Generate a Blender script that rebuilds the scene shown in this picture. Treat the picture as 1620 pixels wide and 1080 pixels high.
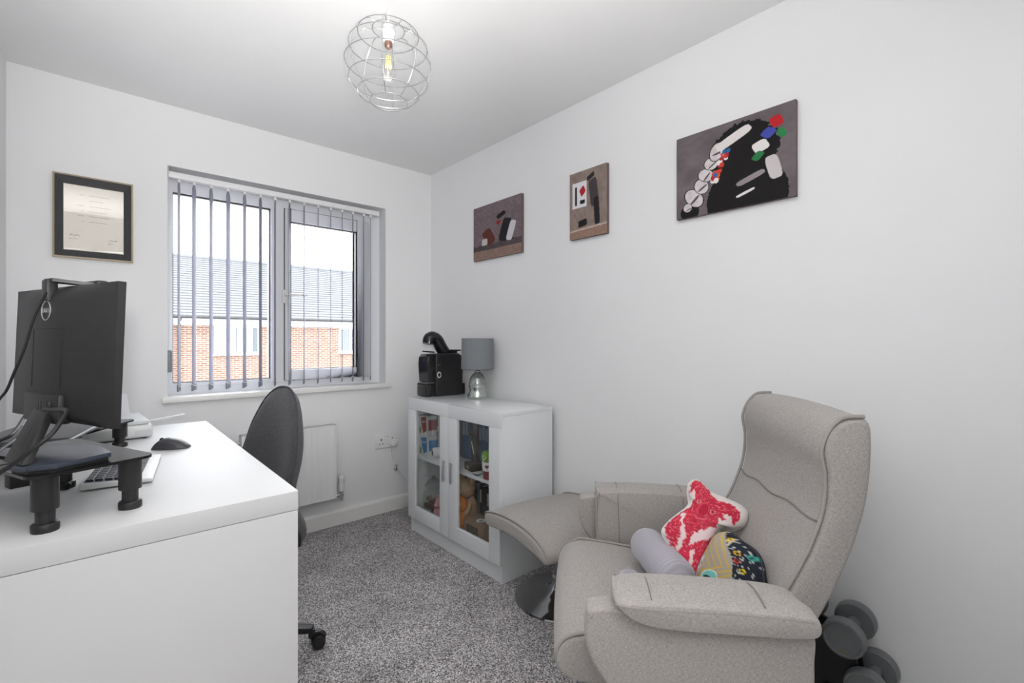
import bpy, bmesh, math, random
import numpy as np
from mathutils import Vector, Matrix
R = math.radians
random.seed(7); rng = np.random.default_rng(5)
for o in list(bpy.data.objects): bpy.data.objects.remove(o)
scene = bpy.context.scene
col = scene.collection

# ------------------------------------------------------------- camera
FPX, YAW, CYP = 738.0, 0.7247, 537.2            # focal length in pixels of the 1620 x 1080 frame
CAM = Vector((-1.8425, -2.9865, 1.1845))
cd = bpy.data.cameras.new('camera'); cam = bpy.data.objects.new('camera', cd); col.objects.link(cam)
cam.location = CAM; cam.rotation_euler = (R(90), 0, -YAW)
cd.sensor_width = 36; cd.lens = FPX/1620*36; cd.shift_y = (CYP-540)/1620
cd.clip_start = 0.02; cd.clip_end = 200
scene.camera = cam

# ------------------------------------------------------------- world, lights, exposure
w = bpy.data.worlds.new('overcast_sky'); scene.world = w; w.use_nodes = True
nt = w.node_tree; bg = nt.nodes['Background']
bg.inputs[0].default_value = (0.93, 0.965, 1.0, 1); bg.inputs[1].default_value = 7.0
def area(name, loc, rot, size, sizey, power, colr=(1, 1, 1)):
    l = bpy.data.lights.new(name, 'AREA'); l.shape = 'RECTANGLE'; l.size = size; l.size_y = sizey
    l.energy = power; l.color = colr
    o = bpy.data.objects.new(name, l); col.objects.link(o); o.location = loc; o.rotation_euler = rot
    return o
# added fill light over the unseen landing, shining in through the open door
area('landing_ceiling_lamp_light', (-1.45, -3.95, 2.33), (0, 0, 0), 1.0, 0.9, 17, (1.0, 0.97, 0.93))
vs = scene.view_settings
vs.view_transform = 'Standard'; vs.look = 'None'; vs.exposure = 0.29; vs.gamma = 1.0; vs.use_curve_mapping = False

# ------------------------------------------------------------- pixel helpers (1620 x 1080)
_F = Vector((math.sin(YAW), math.cos(YAW), 0)); _Rt = Vector((math.cos(YAW), -math.sin(YAW), 0)); _U = Vector((0, 0, 1))
def ray(u, v): return _F + _Rt*((u-810)/FPX) - _U*((v-CYP)/FPX)
def on(ax, val, u, v):
    r = ray(u, v); return CAM + r*((val-CAM[ax])/r[ax])
def onx(val, u, v): return on(0, val, u, v)
def ony(val, u, v): return on(1, val, u, v)
def onz(val, u, v): return on(2, val, u, v)
def ond(d, u, v): return CAM + ray(u, v)*d

# ------------------------------------------------------------- materials
MATS = {}
def pmat(name, c, rough=0.5, metal=0.0, coat=0.0, noise=0.0, nscale=40, bump=0.0, bscale=200, spec=0.5, sheen=0.0, stretch=None):
    """Principled material with procedural colour variation and fine relief."""
    if name in MATS: return MATS[name]
    m = bpy.data.materials.new(name); m.use_nodes = True; t = m.node_tree; N = t.nodes; L = t.links
    b = N['Principled BSDF']
    b.inputs['Base Color'].default_value = (*c, 1); b.inputs['Roughness'].default_value = rough
    b.inputs['Metallic'].default_value = metal; b.inputs['Coat Weight'].default_value = coat
    b.inputs['Specular IOR Level'].default_value = spec
    if sheen: b.inputs['Sheen Weight'].default_value = sheen
    tc = N.new('ShaderNodeTexCoord')
    mp = N.new('ShaderNodeMapping'); L.new(tc.outputs['Object'], mp.inputs[0])
    if stretch: mp.inputs['Scale'].default_value = stretch
    n = N.new('ShaderNodeTexNoise'); n.inputs['Scale'].default_value = nscale; n.inputs['Detail'].default_value = 3
    L.new(mp.outputs[0], n.inputs[0])
    mx = N.new('ShaderNodeMix'); mx.data_type = 'RGBA'
    k = max(noise, 0.01)
    mx.inputs[6].default_value = (*[max(0, x*(1-k)) for x in c], 1); mx.inputs[7].default_value = (*[min(1, x*(1+k)) for x in c], 1)
    L.new(n.outputs['Fac'], mx.inputs[0]); L.new(mx.outputs[2], b.inputs['Base Color'])
    if bump:
        n2 = N.new('ShaderNodeTexNoise'); n2.inputs['Scale'].default_value = bscale; n2.inputs['Detail'].default_value = 2
        L.new(mp.outputs[0], n2.inputs[0])
        bp = N.new('ShaderNodeBump'); bp.inputs['Strength'].default_value = bump; bp.inputs['Distance'].default_value = 0.002
        L.new(n2.outputs['Fac'], bp.inputs['Height']); L.new(bp.outputs[0], b.inputs['Normal'])
    MATS[name] = m; return m

def glassmat(name, tint=(1, 1, 1), ior=1.45, rough=0.0, extra=0.0, colr=(1, 1, 1)):
    """thin pane: clear with a Fresnel reflection"""
    if name in MATS: return MATS[name]
    m = bpy.data.materials.new(name); m.use_nodes = True; t = m.node_tree; N = t.nodes; L = t.links
    N.remove(N['Principled BSDF']); out = N['Material Output']
    tr = N.new('ShaderNodeBsdfTransparent'); tr.inputs[0].default_value = (*tint, 1)
    gl = N.new('ShaderNodeBsdfGlossy'); gl.inputs['Roughness'].default_value = rough; gl.inputs[0].default_value = (*colr, 1)
    fr = N.new('ShaderNodeFresnel'); ge = N.new('ShaderNodeNewGeometry'); im = N.new('ShaderNodeMix')
    im.inputs[2].default_value = ior; im.inputs[3].default_value = 1/ior            # same reflectance from both sides of the pane
    L.new(ge.outputs['Backfacing'], im.inputs[0]); L.new(im.outputs[0], fr.inputs[0])
    ad = N.new('ShaderNodeMath'); ad.operation = 'ADD'; ad.use_clamp = True; ad.inputs[1].default_value = extra
    L.new(fr.outputs[0], ad.inputs[0])
    mx = N.new('ShaderNodeMixShader'); L.new(ad.outputs[0], mx.inputs[0]); L.new(tr.outputs[0], mx.inputs[1]); L.new(gl.outputs[0], mx.inputs[2])
    L.new(mx.outputs[0], out.inputs[0]); MATS[name] = m; return m

def attrmat(name, rough=0.8, noise=0.08, nscale=300, spec=0.3, bump=0.0):
    """printed surface: colour from the mesh's colour attribute, with a little weave"""
    if name in MATS: return MATS[name]
    m = bpy.data.materials.new(name); m.use_nodes = True; t = m.node_tree; N = t.nodes; L = t.links
    b = N['Principled BSDF']; b.inputs['Roughness'].default_value = rough; b.inputs['Specular IOR Level'].default_value = spec
    a = N.new('ShaderNodeAttribute'); a.attribute_name = 'Col'
    tc = N.new('ShaderNodeTexCoord'); n = N.new('ShaderNodeTexNoise'); n.inputs['Scale'].default_value = nscale
    L.new(tc.outputs['Object'], n.inputs[0])
    mr = N.new('ShaderNodeMapRange'); mr.inputs[3].default_value = 1-noise; mr.inputs[4].default_value = 1+noise
    L.new(n.outputs['Fac'], mr.inputs[0])
    mx = N.new('ShaderNodeMix'); mx.data_type = 'RGBA'; mx.blend_type = 'MULTIPLY'; mx.inputs[0].default_value = 1
    L.new(a.outputs['Color'], mx.inputs[6]); L.new(mr.outputs[0], mx.inputs[7]); L.new(mx.outputs[2], b.inputs['Base Color'])
    MATS[name] = m; return m

def linen(name, c1, c2, c3, scale=1.0, rough=0.95, bump=0.35):
    """woven upholstery: two crossed stretched noises mixed over three tones"""
    if name in MATS: return MATS[name]
    m = bpy.data.materials.new(name); m.use_nodes = True; t = m.node_tree; N = t.nodes; L = t.links
    b = N['Principled BSDF']; b.inputs['Roughness'].default_value = rough; b.inputs['Specular IOR Level'].default_value = 0.15
    b.inputs['Sheen Weight'].default_value = 0.15
    tc = N.new('ShaderNodeTexCoord'); outs = []
    for sc in ((1400, 1400, 130), (130, 1400, 1400), (1400, 130, 1400)):
        mp = N.new('ShaderNodeMapping'); mp.inputs['Scale'].default_value = [s*scale for s in sc]
        L.new(tc.outputs['Object'], mp.inputs[0])
        n = N.new('ShaderNodeTexNoise'); n.inputs['Scale'].default_value = 1.0; n.inputs['Detail'].default_value = 1.5
        L.new(mp.outputs[0], n.inputs[0]); outs.append(n)
    a1 = N.new('ShaderNodeMath'); a1.operation = 'ADD'; L.new(outs[0].outputs['Fac'], a1.inputs[0]); L.new(outs[1].outputs['Fac'], a1.inputs[1])
    a2 = N.new('ShaderNodeMath'); a2.operation = 'ADD'; L.new(a1.outputs[0], a2.inputs[0]); L.new(outs[2].outputs['Fac'], a2.inputs[1])
    d = N.new('ShaderNodeMath'); d.operation = 'DIVIDE'; d.inputs[1].default_value = 3; L.new(a2.outputs[0], d.inputs[0])
    r = N.new('ShaderNodeValToRGB'); e = r.color_ramp.elements
    e[0].position = 0.36; e[0].color = (*c1, 1); e[1].position = 0.64; e[1].color = (*c3, 1)
    q = e.new(0.5); q.color = (*c2, 1)
    L.new(d.outputs[0], r.inputs[0]); L.new(r.outputs[0], b.inputs['Base Color'])
    bp = N.new('ShaderNodeBump'); bp.inputs['Strength'].default_value = bump; bp.inputs['Distance'].default_value = 0.0015
    L.new(d.outputs[0], bp.inputs['Height']); L.new(bp.outputs[0], b.inputs['Normal'])
    MATS[name] = m; return m

M_wall = pmat('white_wall_paint', (0.86, 0.865, 0.875), 0.85, noise=0.01, nscale=3, bump=0.05, bscale=500, spec=0.2)
M_ceil = pmat('white_ceiling_paint', (0.88, 0.88, 0.88), 0.9, noise=0.01, nscale=3, spec=0.1)
M_trim = pmat('white_gloss_trim', (0.86, 0.855, 0.84), 0.35, noise=0.01)
M_upvc = pmat('white_upvc', (0.84, 0.86, 0.9), 0.3, noise=0.01)
M_desk = pmat('white_foil_desk', (0.70, 0.705, 0.715), 0.46, noise=0.015, nscale=6, stretch=(1, 12, 1), spec=0.3)
M_cab = pmat('white_gloss_cabinet', (0.82, 0.845, 0.86), 0.18, noise=0.01)
M_black = pmat('black_plastic', (0.018, 0.017, 0.018), 0.42, noise=0.2, nscale=30)
M_blackgloss = pmat('black_gloss', (0.012, 0.012, 0.013), 0.08, noise=0.1)
M_dark = pmat('dark_grey_plastic', (0.045, 0.045, 0.048), 0.5, noise=0.1)
M_chrome = pmat('chrome', (0.75, 0.75, 0.76), 0.06, metal=1)
M_steel = pmat('brushed_silver', (0.62, 0.63, 0.65), 0.3, metal=1)
M_white = pmat('white_plastic', (0.86, 0.86, 0.86), 0.35, noise=0.01)
M_glass = glassmat('clear_pane')
M_linen = linen('warm_grey_linen', (0.20, 0.187, 0.175), (0.375, 0.352, 0.333), (0.55, 0.522, 0.497))
M_pipe = pmat('grey_piping', (0.33, 0.31, 0.295), 0.9, noise=0.15, nscale=400)
M_seam = pmat('dark_seam_thread', (0.23, 0.216, 0.205), 0.95, noise=0.1, nscale=300)
M_attr = attrmat('printed_cloth'); M_card = attrmat('printed_card', 0.55, 0.03, 60, 0.4)

# carpet: speckled two tone twist pile
def carpet():
    m = bpy.data.materials.new('grey_twist_carpet'); m.use_nodes = True; t = m.node_tree; N = t.nodes; L = t.links
    b = N['Principled BSDF']; b.inputs['Roughness'].default_value = 1; b.inputs['Specular IOR Level'].default_value = 0.05
    tc = N.new('ShaderNodeTexCoord')
    n = N.new('ShaderNodeTexNoise'); n.inputs['Scale'].default_value = 190; n.inputs['Detail'].default_value = 2; L.new(tc.outputs['Object'], n.inputs[0])
    v = N.new('ShaderNodeTexVoronoi'); v.inputs['Scale'].default_value = 210; L.new(tc.outputs['Object'], v.inputs[0])
    big = N.new('ShaderNodeTexNoise'); big.inputs['Scale'].default_value = 5; L.new(tc.outputs['Object'], big.inputs[0])
    r = N.new('ShaderNodeValToRGB'); e = r.color_ramp.elements
    e[0].position = 0.34; e[0].color = (0.085, 0.082, 0.084, 1); e[1].position = 0.66; e[1].color = (0.84, 0.81, 0.815, 1)
    q = e.new(0.5); q.color = (0.37, 0.355, 0.358, 1)
    mixf = N.new('ShaderNodeMix'); mixf.inputs[0].default_value = 0.35
    L.new(n.outputs['Fac'], mixf.inputs[2]); L.new(v.outputs['Color'], mixf.inputs[3]); L.new(mixf.outputs[0], r.inputs[0])
    mr = N.new('ShaderNodeMapRange'); mr.inputs[1].default_value = 0.3; mr.inputs[2].default_value = 0.7; mr.inputs[3].default_value = 0.85; mr.inputs[4].default_value = 1.12
    L.new(big.outputs['Fac'], mr.inputs[0])
    mx = N.new('ShaderNodeMix'); mx.data_type = 'RGBA'; mx.blend_type = 'MULTIPLY'; mx.inputs[0].default_value = 1
    L.new(r.outputs[0], mx.inputs[6]); L.new(mr.outputs[0], mx.inputs[7]); L.new(mx.outputs[2], b.inputs['Base Color'])
    bp = N.new('ShaderNodeBump'); bp.inputs['Strength'].default_value = 0.9; bp.inputs['Distance'].default_value = 0.006
    L.new(mixf.outputs[0], bp.inputs['Height']); L.new(bp.outputs[0], b.inputs['Normal'])
    return m
M_carpet = carpet()

# ------------------------------------------------------------- mesh helpers
class MB:
    def __init__(s): s.v = []; s.f = []; s.mx = Matrix.Identity(4)
    def put(s, vs, fs):
        o = len(s.v); s.v += [tuple(s.mx @ Vector(p)) for p in vs]; s.f += [[i+o for i in f] for f in fs]; return s
    def box(s, x0, x1, y0, y1, z0, z1):
        vs = [(x, y, z) for x in (x0, x1) for y in (y0, y1) for z in (z0, z1)]
        return s.put(vs, [(0, 1, 3, 2), (4, 6, 7, 5), (0, 4, 5, 1), (2, 3, 7, 6), (0, 2, 6, 4), (1, 5, 7, 3)])
    def prism(s, poly, z0, z1):
        n = len(poly); vs = [(x, y, z0) for x, y in poly]+[(x, y, z1) for x, y in poly]
        return s.put(vs, [list(range(n))[::-1], list(range(n, 2*n))]+[(i, (i+1) % n, n+(i+1) % n, n+i) for i in range(n)])
    def lathe(s, prof, n=32, cx=0, cy=0, cap=True):
        vs = []; fs = []
        for (r, z) in prof:
            for k in range(n):
                a = 2*math.pi*k/n; vs.append((cx+r*math.cos(a), cy+r*math.sin(a), z))
        for j in range(len(prof)-1):
            for k in range(n):
                k2 = (k+1) % n; fs.append((j*n+k, j*n+k2, (j+1)*n+k2, (j+1)*n+k))
        if cap:
            fs.append(list(range(n))[::-1]); fs.append([(len(prof)-1)*n+k for k in range(n)])
        return s.put(vs, fs)
    def cyl(s, p, q, r, n=20, r2=None):
        return s.tube([p, q], r, n, r2=r2)
    def tube(s, pts, r, n=8, closed=False, r2=None, cap=True, rad=None):
        P = [Vector(p) for p in pts]; m = len(P)
        if r2 is None: r2 = r
        T = []
        for i in range(m):
            a = P[(i-1) % m] if (closed or i > 0) else P[i]; b = P[(i+1) % m] if (closed or i < m-1) else P[i]
            d = b-a; T.append(d.normalized() if d.length > 1e-9 else Vector((0, 0, 1)))
        up = Vector((0, 0, 1)) if abs(T[0].z) < .9 else Vector((1, 0, 0))
        nrm = (up - T[0]*up.dot(T[0])).normalized(); vs = []; fs = []
        for i in range(m):
            if i: nrm = (nrm - T[i]*nrm.dot(T[i])); nrm = nrm.normalized() if nrm.length > 1e-6 else T[i].orthogonal().normalized()
            bn = T[i].cross(nrm)
            rr = rad[i] if rad else r+(r2-r)*i/max(1, m-1)
            for k in range(n):
                a = 2*math.pi*k/n; vs.append(P[i]+(nrm*math.cos(a)+bn*math.sin(a))*rr)
        for i in range(m if closed else m-1):
            j = (i+1) % m
            for k in range(n):
                k2 = (k+1) % n; fs.append((i*n+k, i*n+k2, j*n+k2, j*n+k))
        if not closed and cap: fs.append(list(range(n))[::-1]); fs.append([(m-1)*n+k for k in range(n)])
        return s.put(vs, fs)
    def ball(s, c, r, n=20, m=12):
        if not isinstance(r, (tuple, list)): r = (r, r, r)
        vs = []; fs = []
        for j in range(m+1):
            t = math.pi*j/m
            for k in range(n):
                a = 2*math.pi*k/n
                vs.append((c[0]+r[0]*math.sin(t)*math.cos(a), c[1]+r[1]*math.sin(t)*math.sin(a), c[2]+r[2]*math.cos(t)))
        for j in range(m):
            for k in range(n):
                k2 = (k+1) % n; fs.append((j*n+k, (j+1)*n+k, (j+1)*n+k2, j*n+k2))
        return s.put(vs, fs)
    def build(s, name, mat, parent=None, smooth=False, bevel=0, seg=2, sub=0, mx=None, autos=True):
        me = bpy.data.meshes.new(name); me.from_pydata([tuple(v) for v in s.v], [], s.f)
        bm = bmesh.new(); bm.from_mesh(me); bmesh.ops.remove_doubles(bm, verts=bm.verts, dist=1e-6)
        bmesh.ops.recalc_face_normals(bm, faces=bm.faces)
        if bevel:
            ed = [e for e in bm.edges if len(e.link_faces) == 2 and e.calc_face_angle(0) > 0.5]
            bmesh.ops.bevel(bm, geom=ed, offset=bevel, segments=seg, profile=0.6, affect='EDGES', clamp_overlap=True)
        if smooth:
            for f in bm.faces: f.smooth = True
            for e in bm.edges:
                if len(e.link_faces) == 2 and e.calc_face_angle(0) > 0.9: e.smooth = False
        bm.to_mesh(me); bm.free()
        me.materials.append(mat)
        o = bpy.data.objects.new(name, me); col.objects.link(o)
        if parent: o.parent = parent
        if mx is not None: o.matrix_local = mx
        if sub:
            md = o.modifiers.new('sub', 'SUBSURF'); md.levels = sub; md.render_levels = sub
        return o
def tag(o, label, cat=None, group=None, kind=None):
    o['label'] = label
    if cat: o['category'] = cat
    if group: o['group'] = group
    if kind: o['kind'] = kind
    return o
def thing(name, label, cat, loc=(0, 0, 0), rz=0, group=None):
    o = bpy.data.objects.new(name, None); col.objects.link(o); o.empty_display_size = 0.05
    o.location = loc; o.rotation_euler = (0, 0, rz); return tag(o, label, cat, group)
def box(name, mat, parent, x0, x1, y0, y1, z0, z1, bevel=0, seg=2, smooth=None):
    return MB().box(x0, x1, y0, y1, z0, z1).build(name, mat, parent, bevel=bevel, seg=seg, smooth=bool(bevel) if smooth is None else smooth)
def struct(o, label): o['label'] = label; o['kind'] = 'structure'; o['category'] = o.name.split('_')[0]; return o
def crv(pts, n=6, closed=False):
    """Catmull-Rom through the points"""
    P = [Vector(p) for p in pts]; out = []; m = len(P)
    for i in range(m if closed else m-1):
        a = P[(i-1) % m] if (closed or i > 0) else P[0]*2-P[1]
        b = P[i]; c = P[(i+1) % m]; d = P[(i+2) % m] if (closed or i < m-2) else P[-1]*2-P[-2]
        for k in range(n):
            t = k/n
            out.append(0.5*((2*b)+(c-a)*t+(2*a-5*b+4*c-d)*t*t+(3*b-a-3*c+d)*t**3))
    if not closed: out.append(P[-1])
    return out
def poly_inset(P, d):
    """move a closed 2-D polygon inwards by d along its vertex normals"""
    n = len(P); A = sum(P[i][0]*P[(i+1) % n][1]-P[(i+1) % n][0]*P[i][1] for i in range(n)); s = 1 if A > 0 else -1
    out = []
    for i in range(n):
        a = P[i-1]; b = P[(i+1) % n]; tx, ty = b[0]-a[0], b[1]-a[1]; l = math.hypot(tx, ty) or 1
        out.append((P[i][0]-s*ty/l*d, P[i][1]+s*tx/l*d))
    return out
def slab(prof, y0, y1, r, name, mat, parent, n=5, crown=0.0, ny=8, fn=None, smoothprof=True, res=5, prof2=None, insr=None, fan=False):
    """closed (x,z) outline swept along y, edges rounded by r; crown swells the middle"""
    P = [(p[0], p[1]) for p in (crv([(a, b, 0) for a, b in prof], res, True) if smoothprof else [(a, b) for a, b in prof])]
    P2 = [(p[0], p[1]) for p in crv([(a, b, 0) for a, b in prof2], res, True)] if prof2 else None
    ri = insr if insr else r
    seq = []
    for k in range(n+1):
        a = math.pi/2*k/n; seq.append((y0+r*(1-math.cos(a)), ri*(1-math.sin(a))))
    for k in range(1, ny):
        seq.append((y0+r+(y1-y0-2*r)*k/ny, 0))
    for k in range(n, -1, -1):
        a = math.pi/2*k/n; seq.append((y1-r*(1-math.cos(a)), ri*(1-math.sin(a))))
    vs = []; fs = []; m = len(P)
    for (y, ins) in seq:
        t = (y-y0)/(y1-y0); c = crown*(1-(2*t-1)**2)
        PP = P
        if P2:
            b_ = min(1, max(0, (t-.42)/.25)); b_ = b_*b_*(3-2*b_); PP = [(a[0]*(1-b_)+q[0]*b_, a[1]*(1-b_)+q[1]*b_) for a, q in zip(P, P2)]
        Q = poly_inset(PP, ins-c)
        for (a, b) in Q:
            p = (a, y, b); vs.append(fn(p) if fn else p)
    for j in range(len(seq)-1):
        for i in range(m):
            i2 = (i+1) % m; fs.append((j*m+i, j*m+i2, (j+1)*m+i2, (j+1)*m+i))
    if fan:                                                   # caps as fans round the middle of the outline
        for base in (0, (len(seq)-1)*m):
            c_ = [sum(vs[base+i][k] for i in range(m))/m for k in range(3)]; vs.append(tuple(c_))
            fs += [(base+i, base+(i+1) % m, len(vs)-1) for i in range(m)]
    else:
        fs.append(list(range(m))[::-1]); fs.append([(len(seq)-1)*m+i for i in range(m)])
    return MB().put(vs, fs).build(name, mat, parent, smooth=True)
def grid(nx, ny, fpos, fcol, name, mat, parent=None, smooth=False):
    """fine sheet with a painted colour per corner: fpos(u,v)->xyz, fcol(U,V)->rgb arrays"""
    U, V = np.meshgrid(np.linspace(0, 1, nx), np.linspace(0, 1, ny)); U = U.ravel(); V = V.ravel()
    vs = [tuple(fpos(a, b)) for a, b in zip(U, V)]
    fs = [(j*nx+i, j*nx+i+1, (j+1)*nx+i+1, (j+1)*nx+i) for j in range(ny-1) for i in range(nx-1)]
    me = bpy.data.meshes.new(name); me.from_pydata(vs, [], fs)
    C = np.ones((nx*ny, 4)); C[:, :3] = np.clip(fcol(U, V), 0, 1)
    at = me.color_attributes.new('Col', 'FLOAT_COLOR', 'POINT'); at.data.foreach_set('color', C.ravel().astype(np.float32))
    me.materials.append(mat)
    if smooth: me.polygons.foreach_set('use_smooth', [True]*len(fs))
    o = bpy.data.objects.new(name, me); col.objects.link(o)
    if parent: o.parent = parent
    return o
def srgb(*c): return np.array([(x/12.92 if x <= .04045 else ((x+.055)/1.055)**2.4) for x in [k/255 for k in c]])
def inpoly(U, V, P):
    ins = np.zeros(U.shape, bool); n = len(P)
    for i in range(n):
        x1, y1 = P[i]; x2, y2 = P[(i+1) % n]
        c = ((y1 > V) != (y2 > V)) & (U < (x2-x1)*(V-y1)/((y2-y1) if y2 != y1 else 1e-9)+x1); ins ^= c
    return ins
def vnoise(U, V, s, seed=0):
    r = np.random.default_rng(seed).random((64, 64)); x = U*s; y = V*s
    xi = np.floor(x).astype(int); yi = np.floor(y).astype(int); fx = x-xi; fy = y-yi
    fx = fx*fx*(3-2*fx); fy = fy*fy*(3-2*fy)
    g = lambda a, b: r[a % 64, b % 64]
    return (g(xi, yi)*(1-fx)+g(xi+1, yi)*fx)*(1-fy)+(g(xi, yi+1)*(1-fx)+g(xi+1, yi+1)*fx)*fy
def textmesh(body, size, name, mat, parent, mx, depth=0.0003, shear=0.0, align='CENTER'):
    c = bpy.data.curves.new(name, 'FONT'); c.body = body; c.size = size; c.align_x = align; c.align_y = 'CENTER'; c.extrude = depth; c.shear = shear
    o = bpy.data.objects.new(name+'_tmp', c); col.objects.link(o)
    dg = bpy.context.evaluated_depsgraph_get(); me = bpy.data.meshes.new_from_object(o.evaluated_get(dg))
    bpy.data.objects.remove(o); bpy.data.curves.remove(c)
    me.name = name; me.materials.clear(); me.materials.append(mat)
    q = bpy.data.objects.new(name, me); col.objects.link(q); q.parent = parent; q.matrix_local = mx
    return q
def frame_mx(o, x, y, z):
    m = Matrix((x, y, z)).transposed().to_4x4(); m.translation = o; return m
# ============================================================= room shell
H = 2.4; XL = -2.146; YF = -3.14
WX0, WX1, WZ0, WZ1 = -1.577, -0.362, 0.888, 2.087          # window opening
struct(box('floor', M_carpet, None, XL-.12, .12, -4.7, .12, -.1, 0), 'grey speckled twist-pile carpet floor of the room')
struct(box('ceiling', M_ceil, None, XL-.12, .12, -4.7, .3, H, H+.1), 'plain white ceiling of the room')
mb = MB()
mb.box(XL-.12, WX0, 0, .3, 0, H).box(WX1, .12, 0, .3, 0, H).box(WX0, WX1, 0, .3, 0, WZ0-.03).box(WX0, WX1, 0, .3, WZ1, H)
struct(mb.build('wall_back', M_wall, None), 'white painted wall around the window')
struct(box('wall_right', M_wall, None, 0, .12, -4.7, 0, 0, H), 'long white painted wall with three canvases')
struct(box('wall_left', M_wall, None, XL-.12, XL, -4.7, 0, 0, H), 'white painted wall beside the desk')
DX0, DX1, DZ = -2.08, -1.18, 2.06                            # doorway the photograph is taken from
mb = MB().box(XL, DX0, YF-.1, YF, 0, H).box(DX1, 0, YF-.1, YF, 0, H).box(DX0, DX1, YF-.1, YF, DZ, H)
struct(mb.build('wall_front', M_wall, None), 'white wall with the doorway behind the viewer')
struct(box('wall_landing', M_wall, None, XL, 0, -4.8, -4.7, 0, H), 'white wall at the far side of the landing')
t = thing('landing_ceiling_lamp', 'flat square fill lamp added over the unseen landing outside the doorway', 'lamp', (-1.45, -3.95, 2.34))  # casing for the added landing fill light, never in view
MB().box(-.53, .53, -.48, .48, .0, .06).build('fill_lamp_body', M_white, t)
# added two-headed fill light, out of view behind the camera, to even the room
t = thing('floor_lamp', 'white two-headed fill lamp added out of sight by the doorway', 'floor lamp', (-1.87, -3.06, 0))
MB().lathe([(0, 0), (.055, 0), (.055, .012), (.012, .02), (0, .02)], 32, cap=False).build('fill_lamp_foot', M_white, t, smooth=True)
MB().tube([(0, 0, .015), (0, 0, 1.07)], .008, 12).build('pole', M_white, t, smooth=True)
mb = MB(); mb.lathe([(.015, 1.065), (.04, 1.08), (.055, 1.12), (.052, 1.12), (.037, 1.084), (.015, 1.07)], 32, cap=False); mb.build('fill_lamp_bowl', M_white, t, smooth=True)
ul = bpy.data.lights.new('uplighter_bulb', 'SPOT'); ul.energy = 190; ul.shadow_soft_size = .045; ul.spot_size = R(118); ul.spot_blend = .9; ul.color = (1.0, .985, .97)  # added fill bounced off the ceiling above the camera
uo = bpy.data.objects.new('uplighter_bulb', ul); col.objects.link(uo); uo.parent = t; uo.location = (0, 0, 1.13)
uo.rotation_euler = Vector((.06, .36, 1)).to_track_quat('-Z', 'Y').to_euler()
hd = MB(); hd.mx = Matrix.Translation((0, 0, 1.30)) @ Vector((-.25, -1, -.03)).to_track_quat('Z', 'Y').to_matrix().to_4x4(); hd.lathe([(.012, .05), (.03, .045), (.04, 0), (.038, 0), (.028, .042), (.012, .047)], 28, cap=False)
hd.build('fill_spot_head', M_white, t, smooth=True); MB().tube([(0, 0, 1.07), (0, -.03, 1.2), (-.008, -.045, 1.30)], .007, 10).build('gooseneck', M_white, t, smooth=True)
sl2 = bpy.data.lights.new('spot_head_bulb', 'SPOT'); sl2.energy = 70; sl2.shadow_soft_size = .036; sl2.spot_size = R(60); sl2.spot_blend = .8; sl2.color = (1.0, .99, .98)  # added fill aimed at the back wall from behind the camera
so2 = bpy.data.objects.new('spot_head_bulb', sl2); col.objects.link(so2); so2.parent = t; so2.location = (.005, .012, 1.30); so2.rotation_euler = Vector((.29, 1, .17)).to_track_quat('-Z', 'Y').to_euler()
# skirting
def skirt(name, a, b, label, out):
    x0, y0 = a; x1, y1 = b
    mb = MB(); d = Vector((x1-x0, y1-y0, 0)); L_ = d.length; d.normalize(); o = Vector((out[0], out[1], 0))
    prof = [(0, 0), (.018, 0), (.018, .082), (.011, .094), (0, .096)]
    vs = [Vector((x0, y0, 0))+o*p+Vector((0, 0, z)) for p, z in prof]+[Vector((x1, y1, 0))+o*p+Vector((0, 0, z)) for p, z in prof]
    n = len(prof); mb.put(vs, [list(range(n)), list(range(n, 2*n))[::-1]]+[(i, (i+1) % n, n+(i+1) % n, n+i) for i in range(n)])
    return struct(mb.build(name, M_trim, None), label)
skirt('baseboard_back', (XL, 0), (0, 0), 'white skirting board under the window wall', (0, -1))
skirt('baseboard_right', (0, YF), (0, -.018), 'white skirting board along the wall with canvases', (-1, 0))
skirt('baseboard_left', (XL, YF), (XL, -.018), 'white skirting board behind the desk', (1, 0))

# window: outer frame, fixed pane, opening sash, handle, sill
YW = 0.10
win = bpy.data.objects.new('window_1', None); col.objects.link(win); win.location = ((WX0+WX1)/2, YW, WZ0)
struct(win, 'white double window with one opening sash in the back wall')
def wp(mbx, name, mat, **k):
    mbx.v = [(x-win.location.x, y-win.location.y, z-win.location.z) for x, y, z in mbx.v]
    return mbx.build(name, mat, win, **k)
GX0, GX1, GZ0, GZ1 = -1.546, -1.064, .950, 1.978            # fixed glass
SX0, SX1, SZ0, SZ1 = -.985, -.445, .935, 1.992              # opening sash
HX0, HX1, HZ0, HZ1 = -.956+.0, -.531, .998, 1.917           # sash glass
mb = MB()
mb.box(WX0-.04, GX0, YW, YW+.07, WZ0-.02, WZ1+.03).box(SX1+.0, WX1+.03, YW, YW+.07, WZ0-.02, WZ1+.03)
mb.box(GX0, SX1, YW, YW+.07, GZ1 if GZ1 > SZ1 else SZ1, WZ1+.03).box(GX0, SX1, YW, YW+.07, WZ0-.02, SZ0)
mb.box(GX1, SX0, YW, YW+.07, SZ0, SZ1).box(GX0, GX1, YW, YW+.07, SZ0, GZ0).box(GX0, GX1, YW, YW+.07, GZ1, SZ1)
wp(mb, 'window_frame', M_upvc)
mb = MB()                                                     # sloped glazing bead round the fixed pane
def ring(mb, x0, x1, z0, z1, b, y0, y1):
    mb.box(x0, x1, y0, y1, z0, z0+b).box(x0, x1, y0, y1, z1-b, z1).box(x0, x0+b, y0, y1, z0+b, z1-b).box(x1-b, x1, y0, y1, z0+b, z1-b); return mb
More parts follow.
